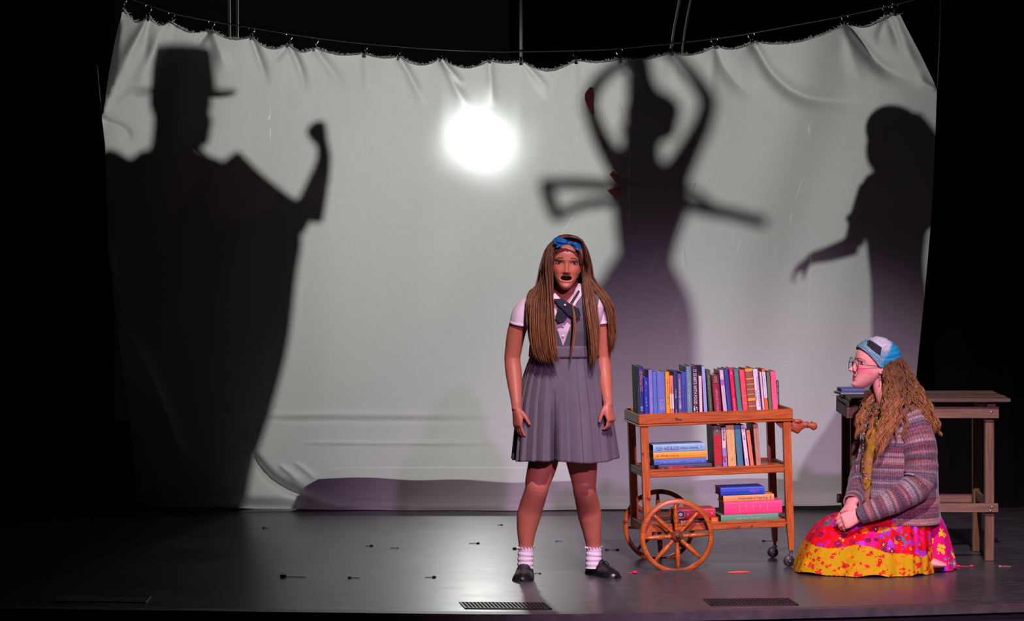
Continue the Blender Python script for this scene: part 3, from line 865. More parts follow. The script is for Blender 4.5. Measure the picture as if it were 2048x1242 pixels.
mb.rings(R, None, False, True); mb.build('hat', dark_cloth, man)
# cloak hanging from the shoulders
mb = MB(); cols = 72; R = []
prof = [(300, 350, 30, .05), (318, 350, 90, .08), (350, 355, 150, .10), (420, 355, 215, .12), (470, 352, 250, .14), (560, 350, 238, .17), (700, 340, 228, .2), (830, 325, 210, .22), (960, 300, 198, .24), (1200, 290, 190, .26)]
for (py, cx, hw, dp) in [tuple(q) for q in resample(np.array(prof, float), 40)]:
    c = S(cx, py, y); row = []
    for j in range(cols):
        q = 2 * PI * j / cols
        fold = 1 + 0.05 * sstep(350, 700, py) * math.sin(11 * q + 0.6)
        row.append((c[0] + hw * k * math.cos(q) * fold, y + 0.02 + dp * math.sin(q) * fold, max(c[2], 0.02)))
    R.append(row)
mb.rings(R, None, False, False); mb.build('cloak', blue_cloak, man)

# dancer with arms joined above the head
y = 3.95; k = (LAMP[1] - y) / (LAMP[1] - Y_SH) * PXM
base = S(1300, 900, y); base[2] = 0
dan = person('person', 'dancer with arms curved overhead casting the blurred shadow right of the lamp', base)
mb = MB(); H = 134 * k
add_head(mb, frame((-0.97, 0.2, 0.05), loc=S(1302, 243, y)), H)
shadow_tube(mb, [(1276, 110, 0.0), (1278, 135, 0.0), (1282, 165), (1288, 190)], [26, 27, 29, 34], y)          # tall bun
mb.ball(S(1333, 248, y), np.array([24, 24, 36]) * k)
shadow_tube(mb, [(1294, 280), (1294, 320), (1298, 350)], [29, 29, 44], y)
mb.tube([S(1300, 334, y), S(1302, 354, y), S(1304, 400, y), S(1296, 460, y), S(1292, 510, y), S(1285, 570, y), S(1285, 640, y)], np.array([(24, 34), (42, 70), (50, 76), (44, 66), (40, 55), (56, 84), (60, 90)]) * k, 20, ref=(0, 1, 0), sub=4)
shadow_tube(mb, [(1262, 362), (1234, 326), (1200, 268), (1176, 205)], [32, 24, 19, 16], y)
shadow_tube(mb, [(1178, 205), (1196, 165), (1232, 132), (1252, 120)], [17, 15, 13, 11], y)
wr = S(1252, 122, y); add_hand(mb, wr, S(1290, 98, y) - wr, (0, 0.3, 1), (0.3, 1, -0.5), 0.25, 0.9)
shadow_tube(mb, [(1345, 362), (1372, 312), (1402, 252), (1416, 205)], [33, 25, 20, 17], y)
shadow_tube(mb, [(1416, 205), (1400, 172), (1368, 132), (1348, 108)], [18, 16, 14, 11], y)
wr = S(1348, 108, y); add_hand(mb, wr, S(1318, 86, y) - wr, (0, 0.3, 1), (-0.3, 1, -0.5), 0.25, 0.9)
for x in (1262, 1312):
    p = S(x, 640, y); q = p.copy(); q[2] = 0.09
    limb(mb, [p, p * 0.55 + q * 0.45, q], [0.085, 0.055, 0.036]); mb.tube([q + (0, 0.04, -0.05), q + (0, -0.02, -0.045), q + (0, -0.15, -0.065)], [0.028, 0.033, 0.02], 10, sub=3)
v, f = fuse(mb, 0.009, 3)
b = MB(); b.add(v, f); b.build('body', dusk_skin, dan)
mb = MB(); R = []
for (py, cx, hw, dp) in [tuple(q) for q in resample(np.array([(470, 1296, 62, .10), (520, 1292, 54, .09), (545, 1288, 66, .10), (580, 1280, 92, .13), (620, 1276, 108, .15), (680, 1279, 110, .18), (760, 1279, 110, .2), (950, 1280, 105, .22), (1300, 1285, 100, .24)], float), 34)]:
    c = S(cx, py, y)
    R.append([(c[0] + hw * k * math.cos(q) * (1 + 0.03 * math.sin(13 * q)), y + dp * math.sin(q) * (1 + 0.03 * math.sin(13 * q)), max(c[2], 0.05)) for q in np.linspace(0, 2 * PI, 64, endpoint=False)])
mb.rings(R, None, False, False); mb.build('dress', dark_cloth, dan)
def ribbon(pts, wpx, name, m, yy=y, parent=dan):
    P = resample(np.array([S(a, b, yy) for a, b in pts]), 16)
    T = np.gradient(P, axis=0); nn = np.stack([-T[:, 2], 0 * T[:, 0], T[:, 0]], 1); nn /= np.linalg.norm(nn, axis=1, keepdims=True)
    hw = resample(np.array(wpx, float), 16)[:, None] * k * 0.5
    mb = MB(); th = np.array([0, 0.003, 0])
    mb.rings(np.stack([P + nn * hw - th, P - nn * hw - th, P - nn * hw + th, P + nn * hw + th], 1)); mb.build(name, m, parent, False)
ribbon([(1290, 378), (1230, 374), (1160, 368), (1082, 366)], [20, 24, 26, 22], 'sash_loop', dark_cloth)
ribbon([(1086, 362), (1098, 395), (1114, 440)], [22, 30, 24], 'sash_loop', dark_cloth)
ribbon([(1112, 438), (1160, 412), (1230, 404), (1290, 400)], [18, 22, 22, 20], 'sash_loop', dark_cloth)
ribbon([(1330, 390), (1400, 415), (1470, 430), (1530, 446)], [34, 30, 26, 26], 'sash_tail', dark_cloth)
ribbon([(1360, 372), (1396, 384), (1425, 412)], [14, 12, 10], 'sash_tail', dark_cloth)
yr = Y_SH + 0.06
def front_ribbon(pts, wpx, name):
    P = resample(np.array([W(a, b, D_SH + 0.05) for a, b in pts]), 12)
    T = np.gradient(P, axis=0); nn = np.stack([-T[:, 2], 0 * T[:, 0], T[:, 0]], 1); nn /= np.linalg.norm(nn, axis=1, keepdims=True)
    hw = resample(np.array(wpx, float), 12)[:, None] * PXM * 0.5
    mb = MB(); th = np.array([0, 0.001, 0])
    mb.rings(np.stack([P + nn * hw - th, P - nn * hw - th, P - nn * hw + th, P + nn * hw + th], 1)); mb.build(name, red_ribbon, dan, False)
front_ribbon([(1222, 345), (1240, 362), (1268, 372)], [10, 14, 5], 'red_bow')
front_ribbon([(1224, 392), (1240, 380), (1268, 372)], [30, 18, 4], 'red_bow')
front_ribbon([(1262, 372), (1285, 373), (1302, 374)], [4, 6, 5], 'red_bow')
front_ribbon([(1180, 176), (1176, 192), (1178, 212), (1185, 230)], [6, 20, 14, 5], 'red_arm_ribbon')

# performer reaching to the left at the right end
y = 3.34; k = (LAMP[1] - y) / (LAMP[1] - Y_SH) * PXM
base = S(1800, 900, y); base[2] = 0
rea = person('person', 'performer in a long dress reaching left, casting the shadow at the right end', base)
mb = MB(); H = 112 * k
add_head(mb, frame((-0.9, 0.42, 0.0), loc=S(1788, 264, y)), H)
mb.ball(S(1790, 256, y), np.array([50, 50, 48]) * k, 20, 14)
shadow_tube(mb, [(1800, 310), (1800, 350), (1800, 380)], [28, 30, 44], y)
mb.tube([S(1800, 340, y), S(1800, 362, y), S(1795, 420, y), S(1795, 520, y), S(1800, 600, y), S(1800, 720, y)], np.array([(26, 36), (34, 62), (38, 62), (36, 50), (40, 56), (44, 60)]) * k, 20, ref=(0, 1, 0), sub=4)
shadow_tube(mb, [(1752, 378), (1730, 430), (1712, 490)], [26, 22, 19], y)
shadow_tube(mb, [(1712, 492), (1665, 505), (1612, 514)], [20, 17, 12], y)
wr = S(1612, 515, y); add_hand(mb, wr, S(1576, 540, y) - wr, (0.1, -1, 0.4), (0.2, 0.6, -1), 0.45, 0.95)
shadow_tube(mb, [(1845, 378), (1850, 440), (1790, 470), (1720, 432)], [26, 22, 18, 8], y)
wr = S(1722, 432, y); add_hand(mb, wr, S(1698, 430, y) - wr, (0, -1, 0.4), (0.2, 0.6, -1), 0.8, 0.55)
for x in (1780, 1822):
    p = S(x, 720, y); q = p.copy(); q[2] = 0.09
    limb(mb, [p, p * 0.55 + q * 0.45, q], [0.08, 0.055, 0.036]); mb.tube([q + (0, 0.04, -0.05), q + (0, -0.02, -0.045), q + (0, -0.15, -0.065)], [0.028, 0.033, 0.02], 10, sub=3)
v, f = fuse(mb, 0.009, 3)
b = MB(); b.add(v, f); b.build('body', dusk_skin, rea)
mb = MB(); P = lambda x, q, dz=0.06: S(x, q, y) + (0, dz, 0)
for wd, pts in ((30, [(1800, 240), (1828, 290), (1842, 340), (1848, 420)]), (22, [(1762, 250), (1752, 300), (1750, 345)])):
    mb.tube([P(*q) for q in pts], np.array([wd, wd + 4, wd, 6]) * k, 12, sub=4)
mb.build('hair', dark_cloth, rea)
mb = MB(); R = []
for (py, xl, xr, dp) in [tuple(q) for q in resample(np.array([(365, 1750, 1850, .08), (420, 1742, 1856, .11), (520, 1746, 1846, .11), (600, 1752, 1852, .13), (690, 1755, 1858, .15), (740, 1728, 1870, .17), (800, 1690, 1885, .2), (880, 1645, 1900, .24), (950, 1605, 1915, .26), (1100, 1560, 1930, .27)], float), 40)]:
    c0, c1 = S(xl, py, y), S(xr, py, y); c = (c0 + c1) / 2; hw = (c1[0] - c0[0]) / 2
    R.append([(c[0] + hw * math.cos(q) * (1 + 0.015 * math.sin(12 * q)), y + dp * math.sin(q), max(c[2], 0.03)) for q in np.linspace(0, 2 * PI, 60, endpoint=False)])
mb.rings(R, None, False, False); mb.build('dress', dark_cloth, rea)
# ------------------------------------------------------------------ book cart
def wood(name, c0, c1, rough=0.4, scale=(2, 30, 30), worn=None):
    if name in MATS: return MATS[name]
    m = bpy.data.materials.new(name); m.use_nodes = True
    N, L = m.node_tree.nodes, m.node_tree.links
    p = N['Principled BSDF']; p.inputs['Roughness'].default_value = rough
    tc = N.new('ShaderNodeTexCoord'); mp = N.new('ShaderNodeMapping'); mp.inputs['Scale'].default_value = scale
    L.new(tc.outputs['Object'], mp.inputs['Vector'])
    n = N.new('ShaderNodeTexNoise'); n.inputs['Scale'].default_value = 3.0; n.inputs['Detail'].default_value = 6; n.inputs['Distortion'].default_value = 0.8
    L.new(mp.outputs[0], n.inputs['Vector'])
    cr = N.new('ShaderNodeValToRGB'); cr.color_ramp.elements[0].position = 0.32; cr.color_ramp.elements[0].color = (*c0, 1)
    cr.color_ramp.elements[1].position = 0.68; cr.color_ramp.elements[1].color = (*c1, 1)
    L.new(n.outputs['Fac'], cr.inputs['Fac']); src = cr.outputs[0]
    if worn:
        q = N.new('ShaderNodeTexNoise'); q.inputs['Scale'].default_value = 14; q.inputs['Detail'].default_value = 5
        L.new(tc.outputs['Object'], q.inputs['Vector'])
        r = N.new('ShaderNodeMapRange'); r.inputs['From Min'].default_value = 0.66; r.inputs['From Max'].default_value = 0.70; L.new(q.outputs['Fac'], r.inputs['Value'])
        x = N.new('ShaderNodeMix'); x.data_type = 'RGBA'; L.new(r.outputs[0], x.inputs['Factor']); L.new(src, x.inputs['A']); x.inputs['B'].default_value = (*worn, 1); src = x.outputs['Result']
    L.new(src, p.inputs['Base Color'])
    b = N.new('ShaderNodeBump'); b.inputs['Strength'].default_value = 0.15; b.inputs['Distance'].default_value = 0.002; L.new(n.outputs['Fac'], b.inputs['Height']); L.new(b.outputs[0], p.inputs['Normal'])
    MATS[name] = m
    return m
cw_h = wood('cart_wood', (0.30, 0.058, 0.005), (0.56, 0.135, 0.012), 0.34, (3, 40, 40), worn=(0.10, 0.022, 0.012))
cw_v = wood('cart_wood_upright', (0.30, 0.058, 0.005), (0.56, 0.135, 0.012), 0.36, (40, 40, 3), worn=(0.10, 0.022, 0.012))
dark_line = mat('dark_inlay', (0.06, 0.012, 0.006), 0.5)
rubber = mat('caster_rubber', (0.012, 0.012, 0.012), 0.45)
steel = mat('dull_steel', (0.25, 0.25, 0.26), 0.4, metal=0.9)
CL, CD = 0.705, 0.42
yaw, tilt = math.radians(6.8), math.radians(-1.7)
c0 = W(1277, 829, 14.99)                              # upper front left corner of the tray
RM = Matrix.Rotation(yaw, 4, 'Z') @ Matrix.Rotation(tilt, 4, 'Y')
ZT = 0.716
off = np.array(RM.to_3x3()) @ np.array([-CL / 2, 0, ZT])
CM = Matrix.Translation(Vector(c0 - off)) @ RM        # local: x -CL/2..CL/2, y 0 front..CD back, z from about the floor
cart = thing('book_cart', 'orange wooden tea trolley with spoked wheels holding rows of books', 'cart', M=CM)
def part(mb, name, m, parent=cart, smooth=False, **k): return mb.build(name, m, parent, smooth, world=False, **k)
def shelf(z, dx, rim, name):
    mb = MB(); mb.box((-CL / 2 + dx, 0.012, z - 0.012), (CL / 2 - dx, CD - 0.012, z)); s = part(mb, name, cw_h)
    return s
# top tray with a raised moulded rim
s = shelf(ZT - 0.030, 0.012, 0, 'tray')
for nm, lo, hi in (('tray_rim', (-CL / 2, 0, 0), (CL / 2, 0.014, 0)), ('tray_rim', (-CL / 2, CD - 0.014, 0), (CL / 2, CD, 0)), ('tray_rim', (-CL / 2, 0.014, 0), (-CL / 2 + 0.008, CD - 0.014, 0)), ('tray_rim', (CL / 2 - 0.008, 0.014, 0), (CL / 2, CD - 0.014, 0))):
    mb = MB(); mb.box((lo[0], lo[1], ZT - 0.046), (hi[0], hi[1], ZT), bev=0.003)
    r = part(mb, nm, cw_h)
    ex = lambda e: ((lo[0] - e, lo[1] - e), (hi[0] + e, hi[1] + e))
    a, b = ex(0.004); mb = MB(); mb.box((*a, ZT - 0.056), (*b, ZT - 0.047), bev=0.003); part(mb, 'rim_moulding', cw_h, r)
    a, b = ex(0.0012); mb = MB(); mb.box((*a, ZT - 0.047), (*b, ZT - 0.0455)); part(mb, 'rim_groove', dark_line, r)
ZS = (0.455, 0.208)
for z in ZS:
    shelf(z, 0.03, 0, 'shelf')
    for lo, hi in (((-CL / 2 + 0.045, 0.010), (CL / 2 - 0.045, 0.028)), ((-CL / 2 + 0.045, CD - 0.028), (CL / 2 - 0.045, CD - 0.010)), ((-CL / 2 + 0.014, 0.04), (-CL / 2 + 0.030, CD - 0.04)), ((CL / 2 - 0.030, 0.04), (CL / 2 - 0.014, CD - 0.04))):
        mb = MB(); mb.box((*lo, z - 0.026), (*hi, z + 0.010), bev=0.003); r = part(mb, 'shelf_rail', cw_h)
        mb = MB(); mb.box((lo[0], lo[1] - 0.001, z - 0.001), (hi[0], hi[1] + 0.001, z + 0.001)); part(mb, 'rail_groove', dark_line, r)
LW = 0.034
for ix in (-1, 1):
    for y0 in (0.006, CD - 0.006 - LW):
        x = ix * (CL / 2 - 0.010 - LW / 2)
        zb = 0.168 if ix < 0 else 0.075
        mb = MB(); R = []
        for z, h, sh in ((ZT - 0.056, LW / 2, 0), (0.225, LW / 2, 0.002), (zb, LW / 2 * (1 if ix < 0 else 0.62), 0.006 if ix > 0 else 0.002)):
            R.append([(x - h + sh, y0 + LW / 2 - h, z), (x - h + sh, y0 + LW / 2 + h, z), (x + h + sh, y0 + LW / 2 + h, z), (x + h + sh, y0 + LW / 2 - h, z)])
        mb.rings(R); part(mb, 'leg', cw_v)
# spoked wheels
WR = 0.168
def wheel(cx, cy, cz):
    M = Matrix.Translation((cx, cy, cz))
    mb = MB(); a = np.linspace(0, 2 * PI, 48, endpoint=False)
    prof = [(WR - 0.021, -0.011), (WR - 0.006, -0.012), (WR, -0.006), (WR, 0.006), (WR - 0.006, 0.012), (WR - 0.021, 0.011)]
    R = [[(r * math.cos(q), yy, r * math.sin(q)) for r, yy in prof] for q in a]
    R.append(R[0]); mb.rings(np.array(R) + (cx, cy, cz), None, False, False)
    w_ = part(mb, 'wheel', cw_h, smooth=True, angle=50)
    for q in range(8):
        an = q * PI / 4 + 0.02
        d = np.array([math.cos(an), 0, math.sin(an)])
        rs = [(0.022, 0.009), (0.038, 0.010), (0.044, 0.0075), (0.048, 0.011), (0.052, 0.0075), (0.056, 0.0095), (0.070, 0.0125), (0.095, 0.0115), (0.125, 0.0085), (WR - 0.018, 0.0065)]
        mb = MB(); mb.tube([np.array([cx, cy, cz]) + d * r for r, _ in rs], [b for _, b in rs], 9, ref=(0, 1, 0)); part(mb, 'spoke', cw_h, w_, True)
    mb = MB(); a = np.linspace(0, 2 * PI, 20, endpoint=False)
    mb.rings([[(cx + r * math.cos(q), cy + yy, cz + r * math.sin(q)) for q in a] for r, yy in ((0.024, 0.018), (0.026, 0.010), (0.026, -0.010), (0.022, -0.018), (0.016, -0.020), (0.012, -0.030))]); part(mb, 'hub', wood('hub_wood', (0.12, 0.03, 0.01), (0.22, 0.06, 0.02)), w_, True)
    mb = MB(); mb.ball((cx, cy - 0.033, cz), (0.009, 0.006, 0.009)); part(mb, 'hub_cap', rubber, w_, True)
wx = -CL / 2 + 0.152
wheel(wx, -0.034, 0.166); wheel(wx, CD + 0.034, 0.166)
mb = MB(); mb.tube([(wx, -0.03, 0.166), (wx, CD + 0.03, 0.166)], 0.008, 8, ref=(0, 0, 1)); part(mb, 'axle', steel, smooth=True)
mb = MB(); mb.box((wx - 0.03, 0.02, 0.152), (wx + 0.03, 0.05, 0.20)); part(mb, 'axle_bracket', cw_h)
mb = MB(); mb.box((wx - 0.03, CD - 0.05, 0.152), (wx + 0.03, CD - 0.02, 0.20)); part(mb, 'axle_bracket', cw_h)
# casters under the right legs
for y0 in (0.006 + LW / 2, CD - 0.006 - LW / 2):
    x = CL / 2 - 0.010 - LW / 2 + 0.006
    zf = -math.sin(-tilt) * x - float((c0 - off)[2])                # floor under the tilted cart
    r = 0.0245
    mb = MB(); a = np.linspace(0, 2 * PI, 24, endpoint=False); cz = zf + r + 0.001
    mb.rings([[(x - 0.012 + q_ * math.cos(q), y0 + yy, cz + q_ * math.sin(q)) for q in a] for q_, yy in ((r - 0.004, -0.011), (r, -0.008), (r, 0.008), (r - 0.004, 0.011))]); c_ = part(mb, 'caster', rubber, smooth=True, angle=40)
    mb = MB(); mb.tube([(x, y0, 0.082), (x - 0.002, y0, cz + 0.03)], 0.007, 8); mb.tube([(x - 0.002, y0 - 0.014, cz + 0.028), (x - 0.012, y0 - 0.014, cz)], [0.007, 0.005], 6); mb.tube([(x - 0.002, y0 + 0.014, cz + 0.028), (x - 0.012, y0 + 0.014, cz)], [0.007, 0.005], 6); mb.box((x - 0.010, y0 - 0.017, cz + 0.024), (x + 0.008, y0 + 0.017, cz + 0.032)); part(mb, 'caster_fork', steel, c_, False)
    mb = MB(); mb.ball((x - 0.012, y0 - 0.017, cz), 0.006); part(mb, 'axle_cap', steel, c_, True)
# carved handle on the right end
red_wood = wood('handle_wood', (0.30, 0.055, 0.018), (0.46, 0.10, 0.03), 0.4, (6, 30, 30))
xr = CL / 2
def handle_rings(y0):
    pts = [(xr - 0.012, 0.640, .024, .016), (xr + 0.010, 0.636, .030, .016), (xr + 0.030, 0.630, .032, .015), (xr + 0.046, 0.634, .020, .013), (xr + 0.070, 0.638, .013, .011), (xr + 0.086, 0.634, .014, .011), (xr + 0.102, 0.630, .019, .012), (xr + 0.116, 0.630, .012, .009), (xr + 0.120, 0.630, .003, .003)]
    P = resample(np.array(pts), 30)
    return np.array([[(x, y0 + b * math.cos(q), z + a * math.sin(q)) for q in np.linspace(0, 2 * PI, 14, endpoint=False)] for x, z, a, b in P])
for y0 in (0.045,):
    mb = MB(); mb.rings(handle_rings(y0)); h_ = part(mb, 'handle', red_wood, smooth=True)
    mb = MB(); mb.ball((xr + 0.028, y0 - 0.012, 0.656), (0.022, 0.010, 0.010)); part(mb, 'handle_scroll', red_wood, h_, True)
    for x in (xr + 0.073, xr + 0.093):
        mb = MB(); mb.tube([(x, y0, 0.637), (x + 0.0015, y0, 0.637)], [(0.0165, 0.0125)] * 2, 14, ref=(0, 0, 1)); part(mb, 'handle_groove', dark_line, h_, True)
mb = MB(); mb.add([(xr - 0.075, 0.03, ZT - 0.06), (xr - 0.045, 0.03, ZT - 0.06), (xr - 0.02, 0.03, 0.625), (xr - 0.045, 0.03, 0.625), (xr - 0.075, 0.06, ZT - 0.06), (xr - 0.045, 0.06, ZT - 0.06), (xr - 0.02, 0.06, 0.625), (xr - 0.045, 0.06, 0.625)],
                  [(0, 3, 2, 1), (4, 5, 6, 7), (0, 1, 5, 4), (2, 3, 7, 6), (1, 2, 6, 5), (0, 4, 7, 3)]); part(mb, 'handle_brace', cw_v)

# ------------------------------------------------------------------ books
paper_m = mat('book_pages', (0.42, 0.33, 0.22), 0.85, noise=0.25, nscale=300)
BM = {}
def bmat(c, rough=0.5):
    k = tuple(round(x) for x in c)
    if k not in BM: BM[k] = mat('book_cloth_%d_%d_%d' % k, tuple(x * 0.96 for x in srgb(*k)), rough, noise=0.12, nscale=45, bump=0.06, bscale=500)
    return BM[k]
def book(label, M, w_, h, dp, col, text=(), bands=(), marks=(), group='books on the cart', side=None, pages=None):
    """standing book: spine at y=0 facing -y, thickness along x, M world matrix"""
    t = thing('book', label, 'book', M=M, group=group)
    th = 0.0024; m = bmat(col)
    prof = [(0, 0.003), (0.15 * w_, 0.001), (0.5 * w_, 0), (0.85 * w_, 0.001), (w_, 0.003), (w_, dp), (w_ - th, dp), (w_ - th, 0.006), (th, 0.006), (th, dp), (0, dp)]
    n = len(prof); mb = MB()
    v = [(x, y, z) for z in (0, h) for x, y in prof]
    f = [(i, (i + 1) % n, n + (i + 1) % n, n + i) for i in range(n)]
    for b in (0, n):
        caps = [(0, 1, 9, 10), (1, 2, 8, 9), (2, 3, 7, 8), (3, 4, 6, 7)] if False else [(10, 9, 8, 0), (0, 8, 1), (1, 8, 2), (2, 8, 7), (2, 7, 3), (3, 7, 4), (4, 7, 6, 5)]
        f += [tuple(b + i for i in (q if b == n else reversed(q))) for q in caps]
    mb.add(v, f); mb.build('cover', m, t, False, world=False)
    mb = MB(); mb.box((th, 0.006, 0.003), (w_ - th, dp - 0.004, h - 0.004)); mb.build('pages', pages or paper_m, t, False, world=False)
    for k, (a, b, c) in enumerate(bands):
        mb = MB(); mb.box((0.02 * w_, -0.0006, a * h), (0.98 * w_, 0.003, b * h)); mb.build('spine_band', bmat(c), t, False, world=False)
    for body, a, b, u0, u1, c in text:                 # from a (top) to b down the spine, across u0..u1
        tv, tf = text_shape(body)
        P = np.stack([(u0 + (u1 - u0) * tv[:, 1]) * w_, np.full(len(tv), -0.0011), (a + (b - a) * tv[:, 0]) * h], 1)
        mb = MB(); mb.add(P, tf); mb.build('title_lettering', bmat(c, 0.4), t, False, world=False)
    if marks:
        g = np.random.default_rng(abs(hash(label)) % 1000 if False else len(label) * 7 + int(w_ * 1e4))
        mb = None
        for a, b, u0, u1, step, c in marks:            # small illegible print: rows of tiny strokes
            mb = MB(); z = a
            while z > b:
                l = g.uniform(0.35, 0.8) * step
                mb.box(((u0 + g.uniform(0, 0.12)) * w_, -0.0009, (z - l) * h), ((u1 - g.uniform(0, 0.12)) * w_, -0.0002, z * h)); z -= step
            o = mb.build('spine_print', bmat(c, 0.4), t, False, world=False); o['kind'] = 'stuff'
    if side:
        side(t, w_, h, dp)
    return t
def stand(px0, px1, top_px, base_px, col, label, lean=0.0, dp=0.15, z=ZT - 0.030, y0=0.03, **k):
    """book standing on a shelf between photo columns px0 and px1 (at its base)"""
    S_ = 443.0
    x = (px0 - 1432.5) / S_; w_ = (px1 - px0) / S_
    h = (base_px - top_px) / S_
    M = CM @ Matrix.Translation((x, y0, z + 0.0005 + max(0, math.sin(math.radians(lean)) * 0 ))) @ Matrix.Rotation(math.radians(-lean), 4, 'Y')
    if lean > 0:                                       # leaning left: turn about the left lower edge and lift the right one
        M = CM @ Matrix.Translation((x, y0, z + 0.0005 + w_ * 0.0)) @ Matrix.Rotation(math.radians(-lean), 4, 'Y')
    return book(label, M, w_ * 0.97, h, dp, col, **k)
WH, GOLD, RED, NAVY, BLK = (238, 232, 236), (205, 170, 90), (200, 40, 50), (35, 40, 95), (40, 34, 40)
def bx(px): return 1220 + px / 5.12
def by(py): return 700 + py / 5.12
def grid_side(t, w_, h, dp):
    mb = MB()
    for k in range(5):
        z = h * (0.08 + 0.125 * k); mb.box((-0.0008, 0.012, z), (0, dp - 0.02, z + 0.002))
    for yy in (0.012, dp * 0.45, dp - 0.022): mb.box((-0.0008, yy, h * 0.06), (0, yy + 0.002, h * 0.66))
    mb.box((-0.0008, 0.012, h * 0.645), (0, dp * 0.5, h * 0.66))
    mb.build('cover_print', bmat((130, 140, 120)), t, False, world=False)['kind'] = 'stuff'
G1 = 'books in the upright row on the top tray'
